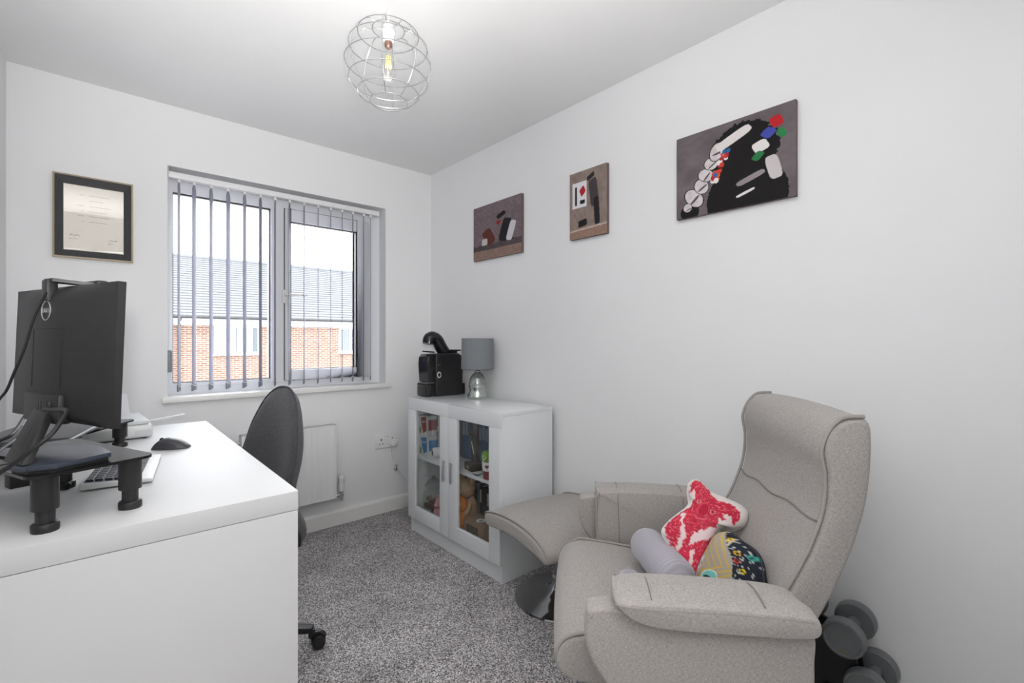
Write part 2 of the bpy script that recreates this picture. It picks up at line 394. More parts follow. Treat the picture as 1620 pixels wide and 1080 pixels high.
ring(mb, GX0-.012, GX1+.012, GZ0-.012, GZ1+.012, .012, YW-.006, YW+.03)
wp(mb, 'glazing_bead', M_upvc)
mb = MB(); ring(mb, GX0, GX1, GZ0, GZ1, .004, YW+.012, YW+.03); wp(mb, 'rubber_seal', M_dark)
wp(MB().box(GX0, GX1, YW+.02, YW+.024, GZ0, GZ1), 'pane', M_glass)
mb = MB()
mb.box(SX0, HX0, YW-.022, YW+.05, SZ0, SZ1).box(HX1, SX1, YW-.022, YW+.05, SZ0, SZ1).box(HX0, HX1, YW-.022, YW+.05, SZ0, HZ0).box(HX0, HX1, YW-.022, YW+.05, HZ1, SZ1)
sash = wp(mb, 'sash', M_upvc, bevel=.004, smooth=True)
mb = MB(); ring(mb, HX0, HX1, HZ0, HZ1, .004, YW-.008, YW+.02); wp(mb, 'rubber_seal', M_dark)
mb = MB(); ring(mb, SX0-.004, SX1+.004, SZ0-.004, SZ1+.004, .004, YW-.004, YW+.0); wp(mb, 'rubber_seal', M_dark)
wp(MB().box(HX0, HX1, YW+.01, YW+.014, HZ0, HZ1), 'pane', M_glass)
mb = MB(); hz = ony(YW-.05, 455, 466).z; hx = ony(YW-.03, 451, 466).x
mb.box(hx-.014, hx+.014, YW-.03, YW-.02, hz-.05, hz+.03)
mb.tube([(hx, YW-.03, hz), (hx, YW-.06, hz), (hx+.02, YW-.066, hz+.001), (hx+.118, YW-.066, hz+.003)], .0075, 8)
wp(mb, 'handle', M_white, smooth=True)
mb = MB().box(WX0-.026, WX1+.024, -.034, 0.0, WZ0-.030, WZ0).box(WX0, WX1, 0, YW, WZ0-.03, WZ0)
wp(mb, 'window_sill', M_trim, bevel=.006, smooth=True)

# ------------------------------------------------------------- vertical blind
M_slat = pmat('grey_blind_fabric', (0.34, 0.34, 0.42), 0.8, noise=0.06, nscale=200)
M_wt = pmat('grey_blind_weight', (0.20, 0.215, 0.26), 0.5, noise=.05)
YB = .045
bl = thing('vertical_blind', 'open vertical blind of narrow grey slats hanging across the window', 'blind', ((WX0+WX1)/2, YB, 2.035))
ox = bl.location.x
mb = MB().box(-1.571-ox, -.398-ox, -.022, .022, 0, .031).box(-1.571-ox, -.398-ox, -.024, -.02, .004, .027)
mb.build('headrail', M_white, bl, bevel=.003, smooth=True)
px = [283, 307, 334, 361, 387, 412, 435, 458, 481, 503, 523, 541, 558, 575, 586]
SANG = [14, 19, 20, 23, 23, 23, 19, 22, 22, 21, 22, 23, 26, 26, 26]; ang = R(20); dx, dy = math.sin(ang), math.cos(ang); SW = .089
def slat_mb():
    mb = MB(); n = 6; top = -.012; bot = -1.118; vs = []
    for z in (top, bot):
        for s in (0, 1):
            for k in range(n+1):
                t = (k/n-.5)*SW; c = .002*(1-(2*k/n-1)**2)+.0007*s; zz = z
                if z == top: zz = top-.03*abs(2*k/n-1)**1.5
                vs.append((t*dx+c*dy, t*dy-c*dx, zz))
    fs = []; m = 2*(n+1)
    for k in range(n):
        fs += [(k, k+1, m+k+1, m+k), (n+1+k, n+2+k, m+n+2+k, m+n+1+k)]
        fs += [(k, k+1, n+2+k, n+1+k), (m+k, m+k+1, m+n+2+k, m+n+1+k)]
    fs += [(0, m, m+n+1, n+1), (n, m+n, m+2*n+1, 2*n+1)]
    return mb.put(vs, fs)
s0 = None; xs = []
for i, u in enumerate(px):
    x = ony(YB, u, 520).x-ox; xs.append(x)
    if s0 is None:
        s0 = slat_mb().build('slat', M_slat, bl, smooth=True)
        mbw = MB(); mbw.mx = Matrix.Rotation(-ang, 4, 'Z'); mbw.box(-.0028, .0028, -SW/2, SW/2, -1.124, -1.088); w0 = mbw.build('slat_weight', M_wt, s0, bevel=.0015, smooth=True)
        mbh = MB().box(-.006, .006, -.008, .008, -.016, .002); h0 = mbh.build('slat_hook', M_white, s0)
        s = s0
    else:
        s = s0.copy(); col.objects.link(s)
        for ch in (w0, h0):
            c = ch.copy(); col.objects.link(c); c.parent = s
    s.location.x = x; s.rotation_euler = (0, 0, R(20-SANG[i]))
mb = MB()
for a, b in zip(xs[:-1], xs[1:]):
    for sgn in (-1, 1):
        oxx, oyy = sgn*SW/2*dx, sgn*SW/2*dy
        MB().tube(crv([(a+oxx, oyy, -1.090), ((a+b)/2+oxx, oyy, -1.103), (b+oxx, oyy, -1.090)], 4), .0011, 5).build('bead_chain', M_white, bl)
p = ony(.03, 268, 572)
t = thing('cord_tensioner', 'small grey oval cord tensioner at the window reveal', 'cord weight', (WX0+.008, .03, p.z-.055))
MB().box(-.008, .012, -.016, .016, 0, .115).build('tensioner_body', pmat('mid_grey_plastic', (.24, .26, .28), .4), t, bevel=.007, seg=3, smooth=True)
MB().tube([(-.002, -.012, .115), (-.003, -.014, .5), (-.003, -.02, 1.09)], .001, 5).tube([(-.002, .012, .115), (-.003, .012, .5), (-.003, .008, 1.09)], .001, 5).build('cord', M_white, t)

# ------------------------------------------------------------- outside: house across the street
def brickmat():
    m = bpy.data.materials.new('orange_brickwork'); m.use_nodes = True; t_ = m.node_tree; N = t_.nodes; L = t_.links
    b = N['Principled BSDF']; b.inputs['Roughness'].default_value = .9
    tc = N.new('ShaderNodeTexCoord'); mp = N.new('ShaderNodeMapping'); mp.inputs['Rotation'].default_value = (R(90), 0, 0); L.new(tc.outputs['Object'], mp.inputs[0])
    br = N.new('ShaderNodeTexBrick'); br.inputs['Color1'].default_value = (.15, .066, .042, 1); br.inputs['Color2'].default_value = (.21, .11, .075, 1)
    br.inputs['Mortar'].default_value = (.33, .27, .22, 1); br.inputs['Scale'].default_value = 1; br.inputs['Brick Width'].default_value = .225; br.inputs['Row Height'].default_value = .075
    br.inputs['Mortar Size'].default_value = .013; L.new(mp.outputs[0], br.inputs[0])
    n = N.new('ShaderNodeTexNoise'); n.inputs['Scale'].default_value = 2; L.new(tc.outputs['Object'], n.inputs[0])
    mr = N.new('ShaderNodeMapRange'); mr.inputs[3].default_value = .75; mr.inputs[4].default_value = 1.25; L.new(n.outputs['Fac'], mr.inputs[0])
    mx = N.new('ShaderNodeMix'); mx.data_type = 'RGBA'; mx.blend_type = 'MULTIPLY'; mx.inputs[0].default_value = 1
    L.new(br.outputs[0], mx.inputs[6]); L.new(mr.outputs[0], mx.inputs[7]); L.new(mx.outputs[2], b.inputs['Base Color'])
    bp = N.new('ShaderNodeBump'); bp.inputs['Strength'].default_value = .6; bp.inputs['Distance'].default_value = .01; L.new(br.outputs['Fac'], bp.inputs['Height']); bp.invert = True
    L.new(bp.outputs[0], b.inputs['Normal']); return m
M_brick = brickmat(); M_tile = pmat('grey_roof_tile', (.105, .11, .118), .8, noise=.12, nscale=2); M_gutter = pmat('black_gutter', (.02, .02, .022), .5)
YH = 16.7; ZG = -2.7
struct(box('ground', pmat('grey_paving', (.22, .215, .21), .9, noise=.2, nscale=1.5), None, -60, 80, .5, 90, ZG-.2, ZG), 'paved ground outside below the window')
hs = thing('house', 'brick house with grey tiled roof across the street outside the window', 'house', (4, YH, ZG))
def hb(mb_): mb_.v = [(x-4, y-YH, z-ZG) for x, y, z in mb_.v]; return mb_
hb(MB().box(-9, 22, YH, YH+8, ZG, 1.80)).build('brick_wall', M_brick, hs)
hb(MB().box(-9, 22, YH-.02, YH+.3, 1.69, 1.80).box(-9, 22, YH-.32, YH, 1.74, 1.95)).build('fascia', M_white, hs)
mb = MB().tube([(-9, YH-.38, 1.97), (22, YH-.38, 1.97)], .055, 10); hb(mb).build('gutter', M_gutter, hs)
hb(MB().tube([(.22, YH-.36, 1.95), (.22, YH-.3, 1.85), (.22, YH-.08, 1.68), (.22, YH-.08, ZG)], .05, 10)).build('downpipe', M_gutter, hs)
roof = hb(MB().put([(-9, YH-.30, 2.0), (22, YH-.30, 2.0), (22, YH+4.2, 4.66), (-9, YH+4.2, 4.66), (-9, YH+8.6, 2.0), (22, YH+8.6, 2.0)], [(0, 1, 2, 3), (3, 2, 5, 4), (0, 3, 4), (1, 5, 2), (0, 4, 5, 1)])).build('roof', M_tile, hs)
sl = Vector((0, 4.5, 2.66)); sl.normalize(); nn = Vector((0, -sl.z, sl.y)); L_ = math.hypot(4.5, 2.66); nc = 24; c0 = None
for i in range(nc):
    a = L_*i/nc
    if c0 is None:
        e0 = Vector((0, YH-.30, 2.0)); b0 = e0; ln = L_/nc+.05
        mb = MB(); P = [b0-sl*.02, b0+sl*ln]; Q = [b0-sl*.02+nn*.06, b0+sl*ln+nn*.02]
        vs = [Vector((x, p.y, p.z)) for x in (-9.05, 22.05) for p in (P[0], P[1], Q[1], Q[0])]
        mb.put(vs, [(0, 1, 2, 3), (4, 7, 6, 5), (0, 4, 5, 1), (1, 5, 6, 2), (2, 6, 7, 3), (3, 7, 4, 0)])
        c0 = hb(mb).build('tile_course', M_tile, roof); c = c0
    else: c = c0.copy(); col.objects.link(c)
    c.location = sl*a
hb(MB().tube([(-9, YH+4.2, 4.69), (22, YH+4.2, 4.69)], .1, 8)).build('ridge_tile', M_tile, roof)
M_pane = glassmat('house_window_glass', (.8, .85, .9), 1.5)
M_room = pmat('dim_room', (.05, .05, .055), .9); M_curt = pmat('white_curtain', (.75, .75, .77), .9, noise=.08, nscale=3, stretch=(9, 1, .1)); M_curtd = pmat('grey_slat_curtain', (.20, .18, .2), .9, noise=.5, nscale=4, stretch=(9, 1, .1))
def hwin(x0, x1, z0, z1, splits, curt):
    f = hb(ring(MB(), x0, x1, z0, z1, .07, YH-.05, YH+.03)); f.box(x0-4-.06, x1-4+.06, -.1, .02, z0-ZG-.06, z0-ZG)
    for s in splits: f.v += [] ; f.box(s-4-.045, s-4+.045, -.05, .03, z0-ZG, z1-ZG)
    fo = f.build('window', M_white, hs)
    hb(MB().box(x0+.03, x1-.03, YH-.012, YH-.006, z0+.03, z1-.03)).build('pane', M_pane, fo)
    hb(MB().box(x0+.03, x1-.03, YH-.003, YH-.001, z0+.03, z1-.03)).build('room_interior', M_room, fo)
    for a, b, mt in curt: 
        hb(MB().box(a, b, YH-.0055, YH-.0035, z0+.05, z1-.05)).build('curtain', mt, fo)
hwin(1.25, 2.74, .66, 1.70, [1.74, 2.24], [(1.3, 1.69, M_curt), (1.79, 1.95, M_curt), (2.0, 2.19, M_curt), (2.28, 2.5, M_curt)])
hwin(5.77, 7.25, .64, 1.70, [6.26, 6.75], [(5.83, 6.21, M_curtd), (6.31, 6.7, M_curtd), (6.8, 7.2, M_curtd)])
hwin(-3.4, -1.9, .66, 1.70, [-2.9, -2.4], [(-3.3, -2.95, M_curt), (-2.3, -2.0, M_curt)])
hwin(10.5, 12.0, .66, 1.70, [11, 11.5], [(10.6, 10.95, M_curt), (11.6, 11.9, M_curt)])
# ============================================================= desk
DXR, DY0, DY1, DZT = -1.470, -1.763, -.423, .8085
XD = XL+.02
dk = thing('desk', 'long white desk with thick top and panel ends along the left wall', 'desk', (XD, DY0, 0))
W_, L_d = DXR-XD, DY1-DY0
MB().box(0, W_, 0, L_d, DZT-.0465, DZT).build('worktop', M_desk, dk, bevel=.0015, smooth=True)
for y0 in (0, L_d-.05):
    MB().box(.0, W_-.001, y0+.0008, y0+.05, 0, DZT-.0478).build('end_panel', M_desk, dk, bevel=.001, smooth=True)
MB().box(.02, .04, .05, L_d-.05, .25, DZT-.0478).build('back_panel', M_desk, dk)

# ------------------------------------------------------------- monitor riser + monitor
mdir = Vector((-.375, .927, 0)).normalized(); nfr = Vector((mdir.y, -mdir.x, 0))
M_riser = pmat('black_glass', (.008, .008, .009), .05, noise=.05)
def riser(name, label, A, mdirv, width, length, ztop, rot_side=1):
    """tempered glass shelf on four two-stage legs; A = corner, length along mdirv, width along its right normal"""
    n = Vector((mdirv.y, -mdirv.x, 0))
    th = thing(name, label, 'monitor riser', (A.x, A.y, DZT), math.atan2(n.y, n.x))
    r = .025; poly = []
    for cx, cy, a0 in ((width-r, length-r, 0), (r, length-r, 90), (r, r, 180), (width-r, r, 270)):
        for k in range(6): a = R(a0+18*k); poly.append((cx+r*math.cos(a), cy+r*math.sin(a)))
    h = ztop-DZT
    MB().prism(poly, h-.006, h).build('glass_shelf', M_riser, th)
    l0 = None
    for x, y in ((.035, .035), (width-.035, .035), (.035, length-.035), (width-.035, length-.035)):
        if l0 is None:
            mb = MB().lathe([(.021, h-.006), (.021, h*.38), (.0205, h*.37), (.015, h*.37), (.015, .016), (.0165, .016)], 24)
            l0 = mb.build('leg', M_black, th, smooth=True); f0 = MB().lathe([(.0205, 0), (.0215, .003), (.0215, .014), (.0195, .017), (.012, .018)], 24).build('leg_foot', M_black, l0, smooth=True)
            l = l0
        else:
            l = l0.copy(); col.objects.link(l); f = f0.copy(); col.objects.link(f); f.parent = l
        l.location = (x, y, 0)
    return th
RA = Vector((-1.941, -1.735, 0))
riser('monitor_riser', 'black glass riser on four black legs under the monitor', RA, mdir, .212, .385, .925)
RB2 = onz(.90, 217, 662)
m2 = Vector((.51, .86, 0)).normalized(); n2 = Vector((m2.y, -m2.x, 0))
riser('laptop_riser', 'black glass riser behind the monitor at the far end of the desk', Vector((RB2.x, RB2.y, 0))-n2*.21-m2*.38, m2, .21, .38, .90)

Rm = Vector((-1.8115, -1.7495, 1.0048)); MW, MH = .479, .299; TH = .014
mon = thing('monitor', 'black monitor seen from the back on the near riser', 'monitor', (-1.905, -1.585, .925))
mo = Vector(mon.location)
# local monitor frame: x along width from right edge, y towards the screen, z up (leaning 5 degrees to the screen side)
upv = (Vector((0, 0, 1))+nfr*.035).normalized(); yv = (nfr-Vector((0, 0, .035))).normalized()
MM = frame_mx(Rm-mo-nfr*.012, mdir, yv, upv)
nx, nz = 40, 24
def bulge(t, s): return .026*(0.5-.5*math.cos(2*math.pi*min(max((t-.0)/1.0, 0), 1)))**.6*min(1, 14*s, 14*(1-s))**.5
def backpos(a, b): return (a*MW, -bulge(a, b), b*MH)
vs = []; fs = []
for j in range(nz+1):
    for i in range(nx+1): vs.append(backpos(i/nx, j/nz))
N0 = len(vs)
for j in range(nz+1):
    for i in range(nx+1): vs.append((i/nx*MW, TH, j/nz*MH))
g = lambda i, j, o=0: o+j*(nx+1)+i
for j in range(nz):
    for i in range(nx): fs.append((g(i, j), g(i+1, j), g(i+1, j+1), g(i, j+1)))
for i in range(nx): fs.append((g(i, 0), g(i, 0, N0), g(i+1, 0, N0), g(i+1, 0))); fs.append((g(i, nz), g(i+1, nz), g(i+1, nz, N0), g(i, nz, N0)))
for j in range(nz): fs.append((g(0, j), g(0, j+1), g(0, j+1, N0), g(0, j, N0))); fs.append((g(nx, j), g(nx, j, N0), g(nx, j+1, N0), g(nx, j+1)))
fs.append((g(0, 0, N0), g(0, nz, N0), g(nx, nz, N0), g(nx, 0, N0)))
def honeymat():
    m = bpy.data.materials.new('black_dimpled_plastic'); m.use_nodes = True; t_ = m.node_tree; N = t_.nodes; L = t_.links
    b = N['Principled BSDF']; b.inputs['Roughness'].default_value = .5
    tc = N.new('ShaderNodeTexCoord'); mp = N.new('ShaderNodeMapping'); mp.inputs['Rotation'].default_value = (0, R(45), 0); mp.inputs['Scale'].default_value = (260, 260, 260); L.new(tc.outputs['Object'], mp.inputs[0])
    ck = N.new('ShaderNodeTexChecker'); ck.inputs['Scale'].default_value = 1; ck.inputs[1].default_value = (.019, .0175, .0185, 1); ck.inputs[2].default_value = (.010, .0092, .010, 1)
    sx = N.new('ShaderNodeSeparateXYZ'); cx = N.new('ShaderNodeCombineXYZ'); L.new(mp.outputs[0], sx.inputs[0]); L.new(sx.outputs[0], cx.inputs[0]); L.new(sx.outputs[2], cx.inputs[2]); L.new(cx.outputs[0], ck.inputs[0])
    L.new(ck.outputs[0], b.inputs['Base Color']); bp = N.new('ShaderNodeBump'); bp.inputs['Strength'].default_value = .4; bp.inputs['Distance'].default_value = .001; L.new(ck.outputs[1], bp.inputs['Height']); L.new(bp.outputs[0], b.inputs['Normal'])
    return m
hous = MB().put(vs, fs).build('back_housing', honeymat(), mon, smooth=True, mx=MM)
def mpart(mb_, name, mat, par=None, **k):
    o = mb_.build(name, mat, mon, mx=MM, **k)
    return o
mpart(MB().box(.004, MW-.004, TH-.0005, TH+.0015, .016, MH-.004), 'screen', pmat('screen_black', (.01, .01, .012), .15))
v0 = None
for k in range(62):
    if v0 is None: v0 = mpart(MB().box(.0005, .0035, -.0012, .002, 0, .0024), 'vent_slot', pmat('vent_black', (.003, .003, .003), .6)); v = v0
    else: v = v0.copy(); col.objects.link(v)
    v.matrix_local = MM @ Matrix.Translation((.001, .001, .012+k*.0045))
CT = .5                                                   # stand and logo sit on the middle of the housing
cxm = CT*MW
# recess with ports and stand mount at the lower middle
mpart(MB().box(cxm-.085, cxm+.085, -.0305, -.006, -.001, .062), 'port_recess', M_black, bevel=.006, smooth=True)
for pts_ in ([(t_, .68) for t_ in np.linspace(.36, .64, 15)], [(.64, s_) for s_ in np.linspace(.25, .68, 9)], [(.36, s_) for s_ in np.linspace(.25, .68, 9)]):
    mpart(MB().tube([(a*MW, -bulge(a, b)-.0002, b*MH) for a, b in pts_], .0009, 6), 'cover_groove', MATS['vent_black'])
for k in range(4): mpart(MB().box(cxm-.035+k*.012, cxm-.027+k*.012, -.0325, -.03, .02, .045), 'port', M_dark)
mpart(MB().box(cxm-.053, cxm-.047, -.034, -.03, .03, .046), 'plug', M_dark, bevel=.002, smooth=True)
# logo: ring and letters on the housing
lg = MM @ frame_mx(Vector((cxm, -.0272, .243)), Vector((-1, 0, 0)), Vector((0, 0, 1)), Vector((0, -1, 0)))
M_logo = pmat('silver_logo', (.62, .62, .63), .35, metal=.6)
mb = MB().tube([(.021*math.cos(a), .021*math.sin(a), 0) for a in np.linspace(0, 2*math.pi, 41)[:-1]], .0011, 6, closed=True)
ringo = mb.build('logo_ring', M_logo, mon, smooth=True, mx=lg)
for ch, x, ro in (('D', -.0122, 0), ('E', -.0036, R(38)), ('L', .0052, 0), ('L', .0125, 0)):
    textmesh(ch, .0135, 'logo_letter', M_logo, mon, lg @ Matrix.Translation((x, 0, 0)) @ Matrix.Rotation(ro, 4, 'Z'))
# neck: slanted flat bar with a cable slot
mtop = (MM @ Vector((cxm, -.02, .03))); nb = onz(.944, 28, 730)-mo
wv = mdir*.042
dvn = (mtop-nb); thk = nfr*.009
def nbar(a, b, wa, wb): return [a-wv*wa-thk, a+wv*wa-thk, a+wv*wa+thk, a-wv*wa+thk, b-wv*wb-thk, b+wv*wb-thk, b+wv*wb+thk, b-wv*wb+thk]
MB().put(nbar(nb-dvn*.02, mtop+dvn*.12, 1.0, .8), [(0, 1, 2, 3), (4, 7, 6, 5), (0, 4, 5, 1), (1, 5, 6, 2), (2, 6, 7, 3), (3, 7, 4, 0)]).build('neck', pmat('neck_black', (.022, .021, .022), .45), mon, bevel=.004, smooth=True)
a = nb+dvn*.28-thk*1.02; b = nb+dvn*.66-thk*1.02
MB().put([a-wv*.22, a+wv*.22, b+wv*.22, b-wv*.22, a-wv*.22-thk*.05, a+wv*.22-thk*.05, b+wv*.22-thk*.05, b-wv*.22-thk*.05], [(0, 1, 2, 3), (4, 7, 6, 5), (0, 4, 5, 1), (1, 5, 6, 2), (2, 6, 7, 3), (3, 7, 4, 0)]).build('cable_slot', M_black, mon)
bp_ = [onz(.942, *p)-mo for p in ((12, 735), (40, 738), (90, 733), (176, 714), (158, 704), (122, 699), (62, 700))]
mb = MB(); q = [(p.x, p.y) for p in bp_]; mb.prism(q, .006, .016); mb.build('base', pmat('graphite_base', (.05, .06, .085), .25, noise=.1), mon, bevel=.0008, smooth=True)
MB().prism(poly_inset(q, .005), 0, .0065).build('base_foot', M_black, mon)
# webcam clipped on the top edge
tp = MM @ Vector((cxm-.004, -.018, MH)); tp = tp+mo
wc = thing('webcam', 'black webcam clipped over the top edge of the monitor', 'webcam', tp, math.atan2(-mdir.y, -mdir.x))
# local x runs to the right edge of the screen, y towards the back
MB().box(-.014, .014, -.016, .004, -.035, .012).build('clip', M_black, wc, bevel=.004, smooth=True)
MB().put([(-.012, -.012, .014), (.03, -.012, .014), (.06, .05, .008), (.03, .05, .008), (-.012, -.012, .007), (.03, -.012, .007), (.06, .05, .001), (.03, .05, .001)], [(0, 1, 2, 3), (4, 7, 6, 5), (0, 4, 5, 1), (1, 5, 6, 2), (2, 6, 7, 3), (3, 7, 4, 0)]).build('clip_arm', M_black, wc)
MB().box(.0, .075, .048, .07, -.008, .014).build('camera_body', M_black, wc, bevel=.006, seg=3, smooth=True)
wpt = [ond(1.0, *p)-tp for p in ((73, 462), (64, 480), (52, 507), (42, 540), (35, 560), (22, 590), (10, 618), (-6, 640), (-20, 690))]
wpt = [Matrix.Rotation(-wc.rotation_euler.z, 3, 'Z') @ p for p in wpt]
MB().tube(crv(wpt, 5), .0026, 8).build('cable', M_black, wc, smooth=True)
# monitor lead
pl = MM @ Vector((cxm-.0485, -.04, .03))
pts = [mo+pl] + [ond(d, *p) for d, p in ((.93, (104, 648)), (.90, (98, 664)), (.87, (78, 690)), (.85, (45, 715)), (.84, (15, 738)), (.83, (-12, 752)), (.83, (-60, 765)))]
t = thing('monitor_cable', 'black lead curving from the monitor port over the riser', 'cable', (pts[0].x, pts[0].y, DZT))
MB().tube(crv([p-t.location for p in pts], 5), .0042, 8).build('lead', M_black, t, smooth=True)
for k, (lab, P_, rr) in enumerate((('upper black lead hanging between the wall and the monitor neck', ((-30, 715), (0, 697), (20, 686), (38, 660), (50, 640)), .0042), ('lower black lead crossing behind the monitor neck', ((-30, 735), (5, 708), (30, 690), (48, 668)), .0038))):
    pts = [onz(z, *p) for p, z in zip(P_, (.93, .945, .955, .97, .985))]
    t = thing('black_cable', lab, 'cable', (pts[0].x, pts[0].y, DZT)); MB().tube(crv([p-t.location for p in pts], 5), rr, 8).build('lead', M_black, t, smooth=True)

# ------------------------------------------------------------- laptop on its stand behind the monitor
t = thing('laptop', 'closed dark laptop lying on the far riser behind the monitor', 'laptop', (-1.905, -1.235, .9002), math.atan2(-.23, .97))
# local x across the laptop towards the seat, y along its hinge
MB().box(-.20, 0, 0, .30, .001, .010).build('laptop_base', M_black, t, bevel=.002, smooth=True)
MB().box(-.20, 0, 0, .30, .0105, .0185).build('laptop_lid', pmat('grey_aluminium', (.12, .12, .13), .35, metal=.7), t, bevel=.002, smooth=True)
MB().box(-.0012, .0008, .004, .296, .008, .0125).build('edge_strip', M_steel, t)
# second screen lid peeking out under the monitor
# ------------------------------------------------------------- printer, ruler
pr_ = thing('printer', 'flat white printer at the far end of the desk', 'printer', (-1.80, -.60, DZT), R(4))
MB().box(-.15, .105, -.135, .145, .004, .052).build('printer_body', pmat('offwhite_plastic', (.74, .75, .75), .4), pr_, bevel=.012, seg=3, smooth=True)
MB().box(-.14, .095, -.125, .135, .0525, .068).build('printer_lid', pmat('pale_grey_plastic', (.62, .64, .66), .4), pr_, bevel=.006, seg=2, smooth=True)
MB().put([(-.12, .09, .066), (.06, .09, .066), (.055, .145, .15), (-.115, .145, .15), (-.12, .094, .064), (.06, .094, .064), (.055, .149, .148), (-.115, .149, .148)], [(0, 1, 2, 3), (4, 7, 6, 5), (0, 4, 5, 1), (1, 5, 6, 2), (2, 6, 7, 3), (3, 7, 4, 0)]).build('paper_tray', pmat('lilac_white_plastic', (.7, .7, .76), .35), pr_)
MB().box(.05, .1, -.137, -.134, .012, .034).build('front_flap', pmat('pale_grey_plastic', (.62, .64, .66), .4), pr_)
for x in (-.12, .08):
    for y in (-.11, .12): MB().lathe([(.01, 0), (.01, .006)], 12, x, y).build('rubber_foot', M_black, pr_)
a = ony(-.43, 228, 667); b = ony(-.43, 292, 655)
d = (b-a); d.normalize(); sd = Vector((0, 0, 1)).cross(d).normalized(); up_ = d.cross(sd)
t = thing('ruler', 'white plastic strip with a hole at its end sticking out beside the printer', 'ruler', a-d*.10)
n = 14; top = []
for k in range(n+1):
    an = math.pi*k/n; top.append(((b-a).length+.10-.011+.011*math.sin(an), -.011*math.cos(an)))
poly = [(0, -.012)]+top+[(0, .012)]
mb = MB(); mb.prism(poly, 0, .0022)
ro = mb.build('strip', pmat('white_translucent_plastic', (.82, .84, .88), .25), t, mx=frame_mx(Vector((0, 0, 0)), d, sd, up_))
MB().lathe([(.0045, 0), (.0045, .0027)], 16, (b-a).length+.085, 0).build('hang_hole', pmat('lilac_grey', (.45, .45, .55), .5), t, mx=frame_mx(Vector((0, 0, 0)), d, sd, up_))

# ------------------------------------------------------------- keyboard and mouse
kb = thing('keyboard', 'white keyboard with dark keys partly under the monitor riser', 'keyboard', (-1.84, -1.425, DZT), R(-46+4))
KW, KD = .125, .30
kb.location = (-1.880, -1.425, DZT); kb.rotation_euler = (0, 0, R(-8))
KL, KT = .145, .31                                        # extent along the edge seen, and away from it
prof = [(0, 0, .004), (KL, 0, .004), (KL, KT, .004), (0, KT, .004), (0, 0, .022), (KL, 0, .013), (KL, KT, .013), (0, KT, .022)]
MB().put(prof, [(0, 3, 2, 1), (4, 5, 6, 7), (0, 1, 5, 4), (1, 2, 6, 5), (2, 3, 7, 6), (3, 0, 4, 7)]).build('keyboard_body', pmat('keyboard_white', (.75, .76, .76), .4), kb, bevel=.006, seg=3, smooth=True)
tilt = math.atan2(-.009, KL)
M_key = pmat('dark_key', (.022, .022, .03), .35); k0 = None
MB().put([(.008, .006, .0217), (KL-.03, .006, .0155), (KL-.03, KT-.006, .0155), (.008, KT-.006, .0217), (.008, .006, .0225), (KL-.03, .006, .0163), (KL-.03, KT-.006, .0163), (.008, KT-.006, .0225)], [(0, 3, 2, 1), (4, 5, 6, 7), (0, 1, 5, 4), (1, 2, 6, 5), (2, 3, 7, 6), (3, 0, 4, 7)]).build('key_bed', pmat('blue_black_bed', (.10, .16, .20), .3), kb)
for i in range(6):
    for j in range(15):
        if k0 is None:
            k0 = MB().box(-.0078, .0078, -.0078, .0078, 0, .006).build('key', M_key, kb, bevel=.0015, seg=1); k = k0
        else: k = k0.copy(); col.objects.link(k)
        x = .018+i*.0185
        k.location = (x, .017+j*.0196, .0222-(x-.008)*.053); k.rotation_euler = (0, R(3), 0)
for y in (.03, KT-.03): MB().box(.004, .012, y-.012, y+.012, 0, .006).build('tilt_foot', M_white, kb)
t = thing('computer_mouse', 'dark grey wireless mouse on the desk beside the keyboard', 'mouse', tuple(onz(DZT, 271, 709)), R(-28))
def mouse_prof(x): return .036*math.sin(math.pi*min(1, max(0, (x+.056)/.115))**.8)**.75
vs = []; nxx, nyy = 22, 16
for i in range(nxx+1):
    x = -.055+.11*i/nxx; hw = .031*math.sin(math.pi*(.06+.88*i/nxx))**.45; hh = max(.003, mouse_prof(x))
    for j in range(nyy+1):
        a = math.pi*j/nyy; vs.append((x, -hw*math.cos(a)*(1 if j not in () else 1), .0015+hh*math.sin(a)**.6))
fs = [(i*(nyy+1)+j, (i+1)*(nyy+1)+j, (i+1)*(nyy+1)+j+1, i*(nyy+1)+j+1) for i in range(nxx) for j in range(nyy)]
fs += [[i*(nyy+1) for i in range(nxx+1)]+[i*(nyy+1)+nyy for i in range(nxx, -1, -1)], list(range(nyy+1)), [nxx*(nyy+1)+j for j in range(nyy, -1, -1)]]
MB().put(vs, fs).build('mouse_shell', pmat('mouse_grey', (.045, .042, .05), .4, noise=.1), t, smooth=True)
mw = MB(); mw.mx = Matrix.Translation((-.028, 0, .031)) @ Matrix.Rotation(R(90), 4, 'X'); mw.lathe([(.006, -.003), (.0072, -.0015), (.0072, .0015), (.006, .003)], 16); mw.build('scroll_wheel', M_black, t, smooth=True)
# small loose things seen under the riser
p = onz(DZT, 27, 772); 
t = thing('speaker_block', 'small black block on the desk behind the near riser leg', 'box', (p.x, p.y+.02, DZT), R(20)); MB().box(-.02, .02, -.02, .02, 0, .034).build('block_body', M_black, t, bevel=.003, smooth=True); MB().lathe([(.012, .034), (.012, .0355), (.007, .0355)], 16).build('block_dial', M_dark, t)
p = onz(DZT+.012, 105, 767)
t = thing('ear_loop', 'little black ring lying on the desk under the riser', 'ring', (p.x, p.y, DZT), 0)
MB().tube([(.0075*math.cos(a), 0.002*math.sin(a), .0095+.0065*math.sin(a)) for a in np.linspace(0, 2*math.pi, 21)[:-1]], .003, 8, closed=True).build('ring_body', M_black, t, smooth=True)

